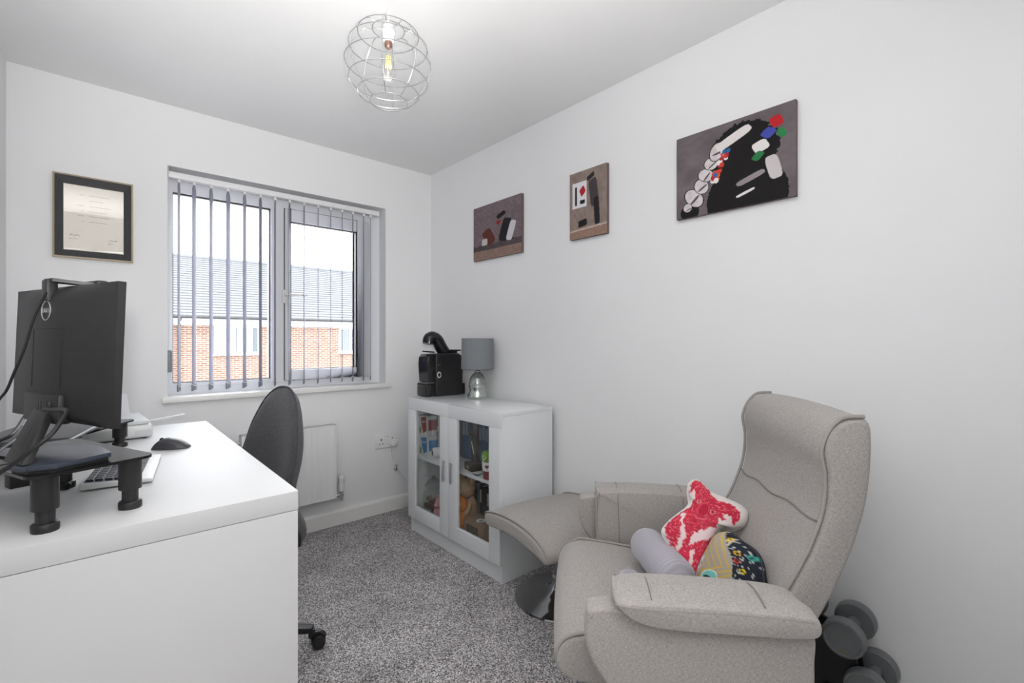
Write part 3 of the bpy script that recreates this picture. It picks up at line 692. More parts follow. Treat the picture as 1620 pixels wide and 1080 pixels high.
# ------------------------------------------------------------- certificate frame
fr = thing('picture_frame', 'dark framed certificate with gold edge hanging left of the window', 'picture frame', ((-2.0-1.717)/2, 0, 1.564))
fw, fh = (2.002-1.717)/2, .386; iw, iz0, iz1 = .1065, .037, .343
M_gold = pmat('pale_gold_edge', (.44, .36, .26), .4, metal=.4, noise=.1); M_char = pmat('charcoal_wood_frame', (.035, .035, .038), .6, noise=.8, nscale=60, stretch=(1, 1, 4), bump=.3, bscale=150)
def frame_ring(o0, o1, y_o, y_i, z0o, z1o, z0i, z1i, name, mat):
    P = [(-o0, z0o), (o0, z0o), (o0, z1o), (-o0, z1o)]; Q = [(-o1, z0i), (o1, z0i), (o1, z1i), (-o1, z1i)]
    vs = [(x, y_o, z) for x, z in P]+[(x, y_i, z) for x, z in Q]+[(x, 0, z) for x, z in P]+[(x, 0, z) for x, z in Q]
    fs = []
    for i in range(4):
        j = (i+1) % 4; fs += [(i, j, 4+j, 4+i), (i, 8+i, 8+j, j), (4+i, 4+j, 12+j, 12+i), (8+i, 12+i, 12+j, 8+j)]
    return MB().put(vs, fs).build(name, mat, fr)
frame_ring(fw, fw-.007, -.020, -.022, 0, fh, .007, fh-.007, 'gilt_edge', M_gold)
frame_ring(fw-.007, iw, -.021, -.012, .007, fh-.007, iz0, iz1, 'moulding', M_char)
def cert(U, V):
    C = np.tile(srgb(196, 186, 165), (len(U), 1))*(1+.06*(vnoise(U, V, 40, 3)-.5))[:, None]
    ink = np.zeros(len(U), bool)
    for (cx, cy, wv_, amp, sd_) in ((.18, .235, .17, .016, 1), (.82, .2, .15, .012, 2)):
        u = (U-cx)/wv_; yy = cy+amp*np.sin(u*22+sd_)*np.cos(u*9+sd_*2)
        ink |= (np.abs(U-cx) < wv_/2) & (np.abs(V-yy) < .0065)
    for (cx, cy, wv_) in ((.17, .19, .18), (.16, .175, .15), (.77, .155, .1), (.76, .14, .08), (.5, .03, .06), (.5, .86, .5), (.5, .78, .3), (.5, .7, .6), (.5, .62, .45), (.5, .54, .55), (.5, .46, .4)):
        ink |= (np.abs(U-cx) < wv_/2) & (np.abs(V-cy) < .0035) & (vnoise(U, V*0, 55, 9) > .35)
    C[ink] = srgb(90, 84, 78); return C
grid(90, 130, lambda a, b: ((a-.5)*2*iw, -.006, iz0+(iz1-iz0)*b), cert, 'certificate', M_card, fr)
MB().box(-iw, iw, -.0105, -.0095, iz0, iz1).build('frame_glass', glassmat('picture_glass', ior=1.5, extra=.06), fr)

# ------------------------------------------------------------- canvases (plain abstract stand-ins in the same sizes and colours)
def canvas(name, label, y0, y1, z0, z1, fcol, side, nx_, ny_):
    D = .018
    t = thing(name, label, 'canvas print', (-.0005, (y0+y1)/2, z0))
    hy = abs(y1-y0)/2
    MB().box(-D, 0, -hy, hy, 0, z1-z0).build('stretcher_canvas', pmat(name+'_edge_paint', tuple(side), .85, noise=.12, nscale=30), t, bevel=.0015)
    grid(nx_, ny_, lambda a, b: (-D-.0006, hy-2*hy*a, (z1-z0)*b), fcol, 'print', M_attr, t)
    return t
def blob(U, V, cx, cy, rx, ry, rot=0, p=2):
    c, s_ = math.cos(rot), math.sin(rot); x = (U-cx)*c+(V-cy)*s_; y = -(U-cx)*s_+(V-cy)*c
    return (np.abs(x/rx)**p+np.abs(y/ry)**p) < 1
def c1(U, V):
    n = vnoise(U, V, 30, 1)*.3+vnoise(U, V, 60, 8)*.2
    C = srgb(122, 108, 112)*np.ones((len(U), 3))*(.75+n)[:, None]
    row = np.floor(V*22); mort = ((V*22) % 1 < .16) | (((U*11+.5*(row % 2)) % 1) < .07)
    m = (V > .24) & mort; C[m] *= .72
    C[V < .17] = srgb(140, 116, 106)*(.8+.4*vnoise(U, V, 50, 4)[V < .17])[:, None]
    C[(V >= .17) & (V < .25+.04*vnoise(U, V*0, 12, 5))] *= .45
    for (cx, cy, rx, ry, ro, c) in ((.34, .40, .10, .15, .5, (96, 50, 42)), (.25, .32, .06, .06, 0, (200, 190, 190)), (.68, .46, .09, .20, -.3, (36, 34, 36)), (.80, .42, .06, .17, -.3, (206, 204, 208)), (.55, .62, .04, .04, 0, (150, 40, 40)), (.60, .74, .09, .04, .4, (30, 28, 30))):
        C[blob(U, V, cx, cy, rx, ry, ro, 5)] = srgb(*c)
    return C
def c2(U, V):
    C = srgb(142, 126, 118)*np.ones((len(U), 3))*(.82+.36*vnoise(U, V, 14, 2))[:, None]
    k = V < .16; C[k] = srgb(150, 122, 108)*(.85+.3*vnoise(U, V, 40, 6)[k])[:, None]
    C[(np.abs(V-.15+.03*(1-U)) < .012)] = srgb(190, 176, 166)
    s_ = (U > .08) & (U < .47) & (V > .46) & (V < .84); C[s_] = srgb(226, 224, 228)
    for (cx, cy, rx, ry, ro, c) in ((.18, .64, .03, .14, 0, (30, 28, 30)), (.36, .70, .07, .06, .6, (176, 34, 44)), (.36, .54, .07, .03, 0, (30, 28, 30)), (.66, .64, .11, .2, .2, (72, 64, 68)), (.74, .36, .07, .2, .1, (38, 34, 36)), (.58, .88, .10, .035, .3, (44, 40, 40)), (.36, .22, .12, .05, .1, (32, 30, 32))):
        C[blob(U, V, cx, cy, rx, ry, ro, 6)] = srgb(*c)
    return C
def c3(U, V):
    n = vnoise(U, V, 6, 3)*.5+vnoise(U, V, 25, 5)*.2
    C = srgb(110, 101, 104)*np.ones((len(U), 3))*(.72+.8*n)[:, None]
    e = .035*(vnoise(U, V, 45, 7)-.5)
    body = (((U-.60)/.28)**2+((V-.62)/.33)**2 < 1+e*8) | (((U-.62)/.33+e)**2+((V-.10)/.42)**2 < 1)
    C[body] = srgb(24, 22, 23)
    C[blob(U, V, .13, .06, .09, .10)] = srgb(24, 22, 23)
    for cx, cy, rx, ry, ro in ((.17, .22, .07, .12, .5), (.24, .34, .06, .09, .3), (.28, .46, .06, .08, .6), (.33, .58, .06, .07, .3), (.38, .70, .06, .10, -.2), (.11, .12, .04, .05, 0)):
        o_ = blob(U, V, cx, cy, rx*1.12, ry*1.1, ro); C[o_] = srgb(26, 24, 25)
        k = blob(U, V, cx, cy, rx, ry, ro); C[k] = srgb(216, 208, 210)*(.85+.25*vnoise(U, V, 30, 2)[k])[:, None]
        s2 = blob(U, V, cx+.01, cy-.02, rx*.9, ry*.12, ro+.4); C[s2] = srgb(90, 84, 86)
    cols = [srgb(214, 70, 50), srgb(220, 120, 60), srgb(60, 120, 190), srgb(196, 48, 110), srgb(236, 228, 226), srgb(40, 110, 170), srgb(180, 40, 50)]
    rg = np.random.default_rng(11)
    for k in range(34):
        t_ = rg.random(); cx = .36+.10*t_+.05*(rg.random()-.5); cy = .36+.34*t_+.09*(rg.random()-.5); r_ = .012+.014*rg.random()
        C[blob(U, V, cx, cy, r_, r_*1.4)] = cols[rg.integers(len(cols))]
    for (cx, cy, rx, ry, ro, c) in ((.52, .80, .16, .05, .5, (230, 224, 222)), (.84, .36, .05, .13, .2, (206, 200, 200)), (.66, .30, .12, .03, .4, (150, 142, 144)), (.74, .62, .06, .06, .4, (234, 230, 228)), (.80, .74, .05, .05, .8, (70, 80, 170)), (.86, .84, .045, .06, .3, (190, 36, 44)), (.72, .52, .05, .035, .9, (44, 120, 70)), (.90, .70, .03, .05, .3, (44, 130, 74)), (.62, .15, .08, .014, .4, (230, 226, 226))):
        C[blob(U, V, cx, cy, rx, ry, ro, 4)] = srgb(*c)
    return C
canvas('canvas_print', 'small landscape grey brick canvas nearest the corner of the room', -.551, -1.010, 1.690, 2.031, c1, srgb(112, 96, 96), 150, 110)
canvas('canvas_print', 'narrow upright taupe canvas hanging between the two landscape canvases', -1.378, -1.613, 1.697, 2.035, c2, srgb(132, 112, 100), 110, 150)
canvas('canvas_print', 'largest grey canvas with dark mass and multicoloured spots', -1.974, -2.424, 1.688, 2.026, c3, srgb(72, 62, 64), 260, 200)
# ============================================================= office chair
ocx, ocy = -1.46, -.96; fa = R(190)
och = thing('office_chair', 'charcoal fabric swivel office chair tucked at the desk', 'office chair', (ocx, ocy, 0), fa)
M_chf = linen('charcoal_chair_fabric', (.035, .035, .04), (.075, .074, .082), (.16, .157, .168), .6, .9, .5)
def hwid(b): return .168+.062*math.sin(math.pi*min(1, b/.62)*.5)**1 if b < .62 else .23
out = []
ZB0, ZB1 = .40, .99; zc = .70
left = [(-.14, ZB0), (-.215, ZB0+.012), (-.234, .46), (-.238, .56), (-.230, .68), (-.205, .80), (-.168, .88), (-.12, .945), (-.06, .982), (0, .99)]
P = left+[(-y, z) for y, z in left[-2::-1]]
P = [(p.x, p.y) for p in crv([(a, b, 0) for a, b in P], 5, True)]
def xc(z):
    return -.185+.030*math.exp(-((z-.60)/.10)**2)-.035*(z-.6)-.028*math.exp(-((z-.44)/.07)**2)
vs = []; fs = []; n = len(P); RN = 14
for side in (1, -1):
    for k in range(RN+1):
        t_ = k/RN; dome = (1-t_**5)**.5 if t_ < 1 else 0
        for (y, z) in P:
            yy = y*t_; zz = zc+(z-zc)*t_
            vs.append((xc(zz)+.055*(yy/.2)**2*.8+side*(.034*dome), yy, zz))
for s_ in range(2):
    o_ = s_*(RN+1)*n
    for k in range(RN):
        for i in range(n): fs.append((o_+k*n+i, o_+k*n+(i+1) % n, o_+(k+1)*n+(i+1) % n, o_+(k+1)*n+i))
MB().put(vs, fs).build('backrest', M_chf, och, smooth=True)
MB().tube([(xc(z)+.055*(y/.2)**2*.8+.004, y*1.004, zc+(z-zc)*1.004) for y, z in P], .0035, 6, closed=True).build('backrest_piping', pmat('charcoal_piping', (.05, .05, .055), .8), och, smooth=True)
bc = [(xc(z)-.036+.055*(y/.2)**2*.8, y, z) for y, z in []]
# seat pan, mechanism, column, star base
P2 = [(-.13, -.17), (-.145, 0), (-.13, .17), (-.08, .215), (.08, .235), (.20, .21), (.245, .10), (.25, 0), (.245, -.10), (.20, -.21), (.08, -.235), (-.08, -.215)]
P2 = [(p.x, p.y) for p in crv([(a, b, 0) for a, b in P2], 4, True)]; vs = []; fs = []; n = len(P2)
for (s_, z) in ((.0, .415), (.96, .415), (1.0, .44), (1.0, .47), (.96, .49), (.85, .50), (.5, .505), (0, .50)):
    vs += [(x*s_, y*s_, z) for x, y in P2]
for k in range(7):
    for i in range(n): fs.append((k*n+i, k*n+(i+1) % n, (k+1)*n+(i+1) % n, (k+1)*n+i))
MB().put(vs, fs).build('seat', M_chf, och, smooth=True)
MB().box(-.10, .10, -.07, .07, .36, .415).build('mechanism', M_black, och, bevel=.01, smooth=True)
MB().put([(-.08, -.03, .40), (-.08, .03, .40), (-.228, .03, .40), (-.228, -.03, .40), (-.08, -.03, .385), (-.08, .03, .385), (-.255, .03, .385), (-.255, -.03, .385)], [(0, 1, 2, 3), (4, 7, 6, 5), (0, 4, 5, 1), (1, 5, 6, 2), (2, 6, 7, 3), (3, 7, 4, 0)]).box(-.238, -.228, -.03, .03, .385, .56).build('back_bar', M_black, och, bevel=.003)
MB().lathe([(.03, .07), (.03, .22), (.022, .22), (.022, .37)], 20).build('gas_column', M_black, och, smooth=True)
MB().lathe([(.045, .055), (.048, .075), (.04, .10), (.03, .11)], 24).build('base_hub', M_black, och, smooth=True)
cang = math.atan2(-1.138-ocy, -1.227-ocx)-fa; cr = math.hypot(-1.138-ocy, -1.227-ocx)
for k in range(5):
    a = cang+R(72)*k; c, s_ = math.cos(a), math.sin(a)
    mb = MB(); mb.mx = Matrix.Rotation(a, 4, 'Z')
    mb.put([(.03, -.026, .10), (.03, .026, .10), (cr-.0, .017, .085), (cr-.0, -.017, .085), (.03, -.024, .062), (.03, .024, .062), (cr-.0, .016, .064), (cr-.0, -.016, .064)], [(0, 1, 2, 3), (4, 7, 6, 5), (0, 4, 5, 1), (1, 5, 6, 2), (2, 6, 7, 3), (3, 7, 4, 0)])
    lg_ = mb.build('base_leg', M_black, och, bevel=.005, smooth=True)
    mb = MB(); mb.mx = Matrix.Translation((c*cr, s_*cr, 0)) @ Matrix.Rotation(a+R(20), 4, 'Z')
    mb.box(-.016, .03, -.009, .009, .045, .064).tube([(0, 0, .05), (0, 0, .075)], .008, 10)
    for sg in (-1, 1):
        mb.put([(.02+.026*math.cos(q), sg*.011, .026+.026*math.sin(q)) for q in np.linspace(0, 2*math.pi, 25)[:-1]]+[(.02+.022*math.cos(q), sg*.025, .026+.022*math.sin(q)) for q in np.linspace(0, 2*math.pi, 25)[:-1]], [list(range(24)), list(range(24, 48))]+[(i, (i+1) % 24, 24+(i+1) % 24, 24+i) for i in range(24)])
    # hood over the wheels
    hd = [(.02+.031*math.cos(q), y, .028+.031*math.sin(q)) for y in (-.013, .013) for q in np.linspace(R(20), R(200), 13)]+[(.02+.027*math.cos(q), y, .028+.027*math.sin(q)) for y in (-.013, .013) for q in np.linspace(R(20), R(200), 13)]
    mb.put(hd, [(i, i+1, 13+i+1, 13+i) for i in range(12)]+[(26+i, 26+i+1, 39+i+1, 39+i) for i in range(12)])
    mb.build('caster', M_black, lg_, smooth=True)

# ============================================================= radiator, valve, socket
rd = thing('radiator', 'white fluted panel radiator under the window', 'radiator', (-1.0, 0, .198))
RX0, RX1, RH = -.258, .266, .457
prof = []; nf = 15; pitch = (RX1-RX0-.03)/nf
for k in range(nf):
    x = RX0+.015+k*pitch
    prof += [(x, -.090), (x+pitch*.18, -.090), (x+pitch*.32, -.080), (x+pitch*.68, -.080), (x+pitch*.82, -.090)]
prof.append((RX1-.015, -.090))
vs = []; fs = []
zs = [(0, 1), (.022, 1), (.034, 0), (RH-.034, 0), (RH-.022, 1), (RH, 1)]
for z, fl in zs:
    for x, y in [(RX0, -.088)]+prof+[(RX1, -.088)]: vs.append((x, -.090 if fl and abs(y+.0835) < 1e-6 else y, z))
n = len(prof)+2
for j in range(len(zs)-1):
    for i in range(n-1): fs.append((j*n+i, j*n+i+1, (j+1)*n+i+1, (j+1)*n+i))
mb = MB().put(vs, fs); mb.build('front_panel', M_white, rd)
MB().box(RX0, RX1, -.0875, -.078, 0, RH).build('panel_back', M_white, rd)
MB().box(RX0, RX1, -.048, -.036, 0, RH).build('rear_panel', M_white, rd)
for x in (RX0, RX1-.003): MB().box(x, x+.003, -.088, -.036, .01, RH).build('side_panel', M_white, rd)
mb = MB().box(RX0, RX1, -.088, -.036, RH-.004, RH)
mb.build('top_grille', M_white, rd)
for x in (RX0+.06, RX1-.06): MB().box(x-.015, x+.015, -.04, -.0005, .1, .36).build('wall_bracket', M_white, rd)
MB().tube([(RX0-.014, -.062, RH-.045), (RX0+.02, -.062, RH-.045)], .009, 10).build('bleed_plug', M_steel, rd, smooth=True)
vx = ony(-.06, 540, 760).x; vzt = ony(-.06, 540, 752).z; vzm = ony(-.06, 540, 777).z
tv = thing('radiator_valve', 'white thermostatic valve head at the right end of the radiator', 'valve', (vx, -.06, vzm))
h_ = vzt-vzm
MB().lathe([(.017, .004), (.0185, .008), (.0185, h_*.30), (.0175, h_*.33), (.0175, h_*.36), (.019, h_*.4), (.019, h_*.92), (.016, h_)], 28).build('thermostat_head', M_white, tv, smooth=True)
mg = MB()
for k in range(10):
    a = R(36*k); mg.box(.0188*math.cos(a)-.0009, .0188*math.cos(a)+.0009, .0188*math.sin(a)-.0009, .0188*math.sin(a)+.0009, h_*.55, h_*.88)
mg.build('grip_rib', pmat('grey_mark', (.25, .25, .26), .5), tv)
MB().lathe([(.011, -.055), (.012, -.03), (.015, -.03), (.015, -.012), (.012, -.01), (.013, .004)], 20).tube([(0, 0, -.02), (-.045, 0, -.02)], .010, 12).tube([(0, 0, -.045), (0, .058, -.045)], .0075, 12).build('valve_body', M_chrome, tv, smooth=True)

sk = thing('wall_socket', 'white double wall socket on the back wall beside the cabinet', 'socket', (-.359, 0, .4415))
MB().box(-.082, .082, -.011, 0, 0, .0995).build('face_plate', M_white, sk, bevel=.004, seg=3, smooth=True)
M_hole = pmat('socket_hole_black', (.01, .01, .01), .6)
for x in (-.041, .041):
    MB().box(x-.004, x+.004, -.0116, -.0105, .052, .066).build('pin_hole', M_hole, sk)
    for d_ in (-.0115, .0115): MB().box(x+d_-.0045, x+d_+.0045, -.0116, -.0105, .028, .033).build('pin_hole', M_hole, sk)
    xs_ = x+(.03 if x < 0 else -.03)
    MB().box(xs_-.007, xs_+.007, -.0145, -.0105, .062, .082).build('rocker_switch', M_white, sk, bevel=.0015)
    MB().box(xs_-.005, xs_+.005, -.0150, -.0144, .0775, .0800).build('switch_mark', pmat('red_mark', (.5, .05, .04), .5), sk)
pg = thing('plug_lead', 'white three-pin plug and lead looping from the socket to behind the cabinet', 'plug', (-.318, -.0125, .452))
MB().put([(-.025, 0, .05), (.025, 0, .05), (.025, 0, .012), (.012, 0, 0), (-.012, 0, 0), (-.025, 0, .012)]+[(x*.9, -.03, z*.95+.001) for x, z in ((-.025, .05), (.025, .05), (.025, .012), (.012, 0), (-.012, 0), (-.025, .012))], [list(range(6)), list(range(6, 12))[::-1]]+[(i, (i+1) % 6, 6+(i+1) % 6, 6+i) for i in range(6)]).build('plug_body', M_white, pg, bevel=.003, smooth=True)
lp_ = [Vector((0, -.015, .002))]+[ony(y, *p)-pg.location for y, p in ((-.025, (620, 713)), (-.012, (624, 730)), (-.008, (632, 745)), (-.006, (640, 755)), (-.006, (648, 766)), (-.006, (655, 772)))]
MB().tube(crv(lp_, 5), .0026, 8).build('lead', M_white, pg, smooth=True)
q = ony(-.012, 626, 740)-pg.location
MB().ball(q, (.012, .008, .02), 14, 8).ball(q+Vector((.006, 0, .022)), (.007, .006, .01), 12, 8).build('lead_knot', pmat('dull_silver', (.5, .5, .48), .25, metal=.8), pg, smooth=True)

# ============================================================= cabinet
CX0, CX1, CY0, CY1, CZT = -.3825, -.032, -1.266, -.386, .8275
cb = thing('display_cabinet', 'white two-door glass-fronted cabinet against the right wall', 'cabinet', (CX0, CY0, 0))
CD, CW = CX1-CX0, CY1-CY0
def cbx(name, mat, par, *a, **k): return box(name, mat, par, *a, **k)
for y in (0, CW-.018): cbx('side_panel', M_cab, cb, 0, CD, y, y+.018, 0, CZT-.0185, bevel=.001)
cbx('top_panel', M_cab, cb, 0, CD, 0, CW, CZT-.018, CZT, bevel=.001)
cbx('bottom_panel', M_cab, cb, 0, CD-.006, .0185, CW-.0185, .088, .106)
cbx('shelf', M_cab, cb, .03, CD-.006, .0185, CW-.0185, .445, .463, bevel=.001)
cbx('back_panel', pmat('pale_grey_hardboard', (.42, .42, .43), .7), cb, CD-.005, CD, .0185, CW-.0185, .088, CZT-.0185)
cbx('plinth', M_cab, cb, .004, .02, .0185, CW-.0185, 0, .087)
M_cglass = glassmat('cabinet_glass', (.97, .98, .98), 1.4)
for (y0, y1, hs_) in ((-.003, CW/2-.0015, 1), (CW/2+.0015, CW+.003, -1)):
    dr = MB().box(-.0185, -.0005, y0, y0+.083, .093, .755).build('door', M_cab, cb, bevel=.001, smooth=True)
    MB().box(-.0185, -.0005, y1-.083, y1, .093, .755).build('stile', M_cab, dr, bevel=.001, smooth=True)
    MB().box(-.0185, -.0005, y0, y1, .7558, CZT+.001).build('top_rail', M_cab, dr, bevel=.001, smooth=True)
    MB().box(-.0185, -.0005, y0+.0832, y1-.0832, .093, .1715).build('bottom_rail', M_cab, dr, bevel=.001, smooth=True)
    MB().box(-.011, -.008, y0+.083, y1-.083, .1715, .7558).build('pane', M_cglass, dr)
    yh = y1-.036 if hs_ == 1 else y0+.036
    MB().box(-.032, -.026, yh-.007, yh+.007, .40, .516).box(-.027, -.018, yh-.005, yh+.005, .408, .418).box(-.027, -.018, yh-.005, yh+.005, .498, .508).build('handle', M_steel, dr, bevel=.0015, smooth=True)

# contents -----------------------------------------------------
def put(name, label, cat, x, y, z, rz=0, group=None): return thing(name, label, cat, (x, y, z), R(rz), group)
ZS, ZBT = .463, .106
def podbox(label, x, y, z, rz, base, h=.125, wv_=.115):
    t = put('pod_box', label, 'box', x, y, z, rz, 'coffee pod boxes in the cabinet')
    MB().box(-.035, .035, -wv_/2, wv_/2, 0, h).build('carton', pmat('white_card', (.8, .8, .8), .6), t, bevel=.002)
    def fc(U, V):
        C = np.tile(srgb(226, 226, 226), (len(U), 1)); k = inpoly(U, V, [(.25, .9), (.9, .98), (.98, .3), (.55, .12), (.32, .55)]); C[k] = srgb(*base)
        k = inpoly(U, V, [(.4, .72), (.8, .76), (.8, .68), (.4, .64)]) & (vnoise(U, V*0, 20, 2) > .35); C[k] = srgb(236, 236, 236)
        k = inpoly(U, V, [(.05, .42), (.3, .42), (.3, .12), (.05, .12)]); C[k] = srgb(196, 196, 70); k2 = k & ((V*18) % 1 < .4); C[k2] = srgb(70, 80, 60); return C
    grid(40, 40, lambda a, b: (-.0358, wv_/2-wv_*a, h*b), fc, 'printed_front', M_card, t)
    def fs_(U, V): return np.where(((V > .3) & (V < .8) & (U > .15))[:, None], srgb(*base)[None], srgb(214, 214, 214)[None])
    grid(24, 24, lambda a, b: (-.035+.07*a, -wv_/2-.0008, h*b), fs_, 'printed_side', M_card, t)
podbox('white and blue coffee pod box at the front of the top shelf', -.300, -.454, ZS, 0, (40, 130, 190), .125, .094)
podbox('white and red coffee pod box stacked on the front blue one', -.302, -.453, ZS+.126, 0, (150, 36, 44), .125, .092)
podbox('taller white and blue pod box standing behind the mug', -.220, -.454, ZS, 0, (50, 110, 180), .15, .094)
podbox('pinkish red pod box on the taller blue box at the back', -.220, -.453, ZS+.151, 0, (150, 60, 66), .11, .092)
t = put('mug', 'white mug with a dark oval mark lying beside the pod boxes', 'mug', -.285, -.535, ZS)
mb = MB(); mb.mx = Matrix.Translation((0, 0, .03)) @ Matrix.Rotation(R(90), 4, 'Y') @ Matrix.Rotation(R(25), 4, 'X'); mb.lathe([(.0, -.028), (.026, -.028), (.03, -.02), (.03, .03), (.027, .03), (.027, -.02), (0, -.024)], 24, cap=False); mb.build('mug_body', M_white, t, smooth=True)
MB().ball((-.033, .0, .03), (.004, .013, .016), 14, 8).build('mug_mark', pmat('plum', (.14, .03, .06), .5), t, smooth=True)
# glass jar with chestnuts
t = put('glass_jar', 'large lidded glass jar of brown chestnuts in the lower left', 'jar', -.285, -.492, ZBT)
MB().lathe([(.0, .004), (.06, .004), (.068, .015), (.07, .10), (.06, .14), (.045, .155), (.045, .165)], 28, cap=False).build('jar_body', glassmat('jar_glass', (.93, .95, .95), 1.45), t, smooth=True)
MB().lathe([(.05, .165), (.055, .17), (.055, .185), (.048, .19), (.03, .21), (.012, .218), (.014, .232), (0, .238)], 28, cap=False).build('jar_lid', glassmat('jar_lid_glass', (.8, .83, .83), 1.6, extra=.05), t, smooth=True)
mb = MB(); rg = random.Random(3)
for k in range(46):
    a = rg.uniform(0, 6.28); r_ = .052*math.sqrt(rg.random()); mb.ball((r_*math.cos(a), r_*math.sin(a), .016+.085*rg.random()), rg.uniform(.011, .015), 8, 6)
o_ = mb.build('chestnuts', pmat('chestnut_brown', (.13, .055, .035), .4, noise=.5, nscale=40), t, smooth=True); o_['kind'] = 'stuff'
def book(label, x, y, z, th, h, d_, colr, stripe=None, grp='books in the cabinet', dark=False):
    t = put('book', label, 'book', x, y, z, 0, grp)
    MB().box(0, d_, -th/2, th/2, 0, h).build('cover', pmat('cover_%d_%d_%d' % colr, tuple(srgb(*colr)), .5, noise=.15, nscale=25), t, bevel=.0015)
    MB().box(.004, d_+.001, -th/2+.003, th/2-.003, h-.001, h+.0006).build('page_block', pmat('paper', (.7, .66, .56), .9), t)
    if stripe:
        MB().box(-.0008, .0005, -th*.36, th*.36, h*.55, h*.85).build('spine_label', pmat('lab_%d_%d_%d' % stripe, tuple(srgb(*stripe)), .5), t)
for k, (th, h, c, s_, nm) in enumerate(((.014, .20, (30, 26, 40), (180, 170, 170), 'thin black book with pale label behind the glass jar'), (.012, .19, (190, 185, 180), (60, 40, 50), 'slim pale book standing behind the jar'), (.02, .21, (40, 62, 40), None, 'dark green book beside the pale one on the lower left'), (.022, .2, (28, 34, 30), None, 'blackish green book at the right of the lower left shelf'))):
    book(nm, -.16, -.425-.026*k, ZBT, th, h, .115, c, s_)
M_pink = pmat('pink_plush', (.62, .27, .30), .95, noise=.2, nscale=150, bump=.5, bscale=300)
t = put('pink_plush_toy', 'pink plush toy sitting in the lower left corner of the cabinet', 'plush toy', -.310, -.605, ZBT)
MB().ball((0, 0, .04), (.04, .045, .042), 20, 12).build('toy_body', M_pink, t, smooth=True)
MB().ball((0, -.005, .10), (.034, .036, .034), 20, 12).build('toy_head', M_pink, t, smooth=True)
for y in (-.03, .03): MB().ball((0.005, y-.005, .13), (.008, .012, .014), 12, 8).build('toy_ear', M_pink, t, smooth=True); MB().ball((-.04, y, .02), (.025, .014, .014), 12, 8).build('toy_foot', M_pink, t, smooth=True)
MB().ball((-.032, -.005, .095), (.01, .014, .011), 12, 8).build('toy_snout', pmat('pale_pink', (.72, .45, .45), .9), t, smooth=True)
# upper right: row of blue binders, statuette, pot with cactus, keys
cols = [(90, 70, 66), (60, 62, 80), (40, 84, 120), (36, 96, 140), (70, 110, 140), (62, 60, 66), (160, 140, 150), (58, 52, 60), (36, 90, 140), (30, 84, 130), (60, 100, 150), (54, 70, 90)]
nms = ['brown spine book at the left end of the upper right shelf', 'slate book second from the left on the upper right shelf', 'teal blue book third along the upper right shelf', 'bright blue book fourth along the upper right shelf', 'grey blue book fifth along the upper right shelf', 'charcoal book just left of the pale mauve spine', 'pale mauve book in the middle of the upper right shelf', 'dark plum book just right of the pale mauve spine', 'mid blue book left of the deep blue one on the upper shelf', 'deep blue book third from the right on the upper shelf', 'violet blue book second from the right on the upper shelf', 'navy grey book at the right end of the upper shelf']
y = -.590
for k, (c, nm) in enumerate(zip(cols, nms)):
    th = (.026, .02, .03, .028, .022, .024, .03, .024, .03, .028, .026, .03)[k]; y -= th/2
    book(nm, -.17, y, ZS, th, (.27, .24, .255, .262, .24, .25, .265, .25, .24, .258, .245, .25)[k], .12, c, (150, 170, 185) if k in (2, 3, 8, 9, 10) else None); y -= th/2+.0012
M_bronze = pmat('dark_bronze', (.10, .075, .05), .35, metal=.6, noise=.3, nscale=60)
t = put('trophy', 'bronze bent-over figure trophy on a dark wooden block', 'trophy', -.275, -.905, ZS, -12)
MB().box(-.045, .045, -.045, .045, 0, .04).build('trophy_base', pmat('dark_walnut', (.035, .02, .014), .35), t, bevel=.003)
MB().box(-.0462, -.0448, -.018, .018, .012, .028).build('brass_plate', pmat('brass', (.5, .38, .18), .3, metal=1), t)
MB().tube(crv([(.0, .012, .04), (.0, .016, .075), (.004, .004, .11), (0, 0, .13), (0, .008, .165), (0, .026, .185)], 4), .012, 10, rad=None).tube(crv([(0, -.014, .04), (0, -.012, .08), (0, -.004, .12)], 4), .011, 10).tube(crv([(0, .012, .175), (0, -.018, .16), (0, -.03, .13)], 4), .006, 8).tube(crv([(0, .02, .18), (-.005, .04, .155), (-.005, .03, .12)], 4), .006, 8).build('figure', M_bronze, t, smooth=True)
MB().ball((0, .044, .195), (.016, .017, .018), 14, 10).build('figure_head', M_bronze, t, smooth=True)
MB().tube([(-.008, .03, .15), (-.012, -.012, .09)], .0028, 6).build('club', M_steel, t)
t = put('cactus_pot', 'green cactus in a white cup with a red heart on the upper shelf', 'plant pot', -.335, -1.105, ZS)
MB().lathe([(0, 0), (.028, 0), (.036, .07), (.037, .095), (.033, .095), (.03, .07), (0, .066)], 28, cap=False).build('cup', M_white, t, smooth=True)
MB().lathe([(.0292, .006), (.0345, .05)], 28, cap=False).build('cup_band', pmat('dark_red', (.22, .01, .02), .4), t, smooth=True)
ht = MB(); hp = [(.011*(16*math.sin(a)**3)/16, .011*(13*math.cos(a)-5*math.cos(2*a)-2*math.cos(3*a)-math.cos(4*a))/16) for a in np.linspace(0, 2*math.pi, 25)[:-1]]
hm = frame_mx(Vector((-.030, -.020, .074)), Vector((.55, -.83, 0)), Vector((0, 0, 1)), Vector((-.83, -.55, 0))); ht.prism(hp, -.001, .0015); ht.build('heart', pmat('dark_red', (.22, .01, .02), .4), t, mx=hm)
M_cact = pmat('bright_green', (.16, .33, .015), .5, noise=.3, nscale=50)
mb = MB(); vs = []; nn_ = 48
for j in range(13):
    tt = math.pi*j/12
    for k in range(nn_): a = 2*math.pi*k/nn_; r_ = (.036+.003*math.cos(12*a))*math.sin(tt); vs.append((r_*math.cos(a), r_*math.sin(a)+.004, .108+.034*math.cos(tt)))
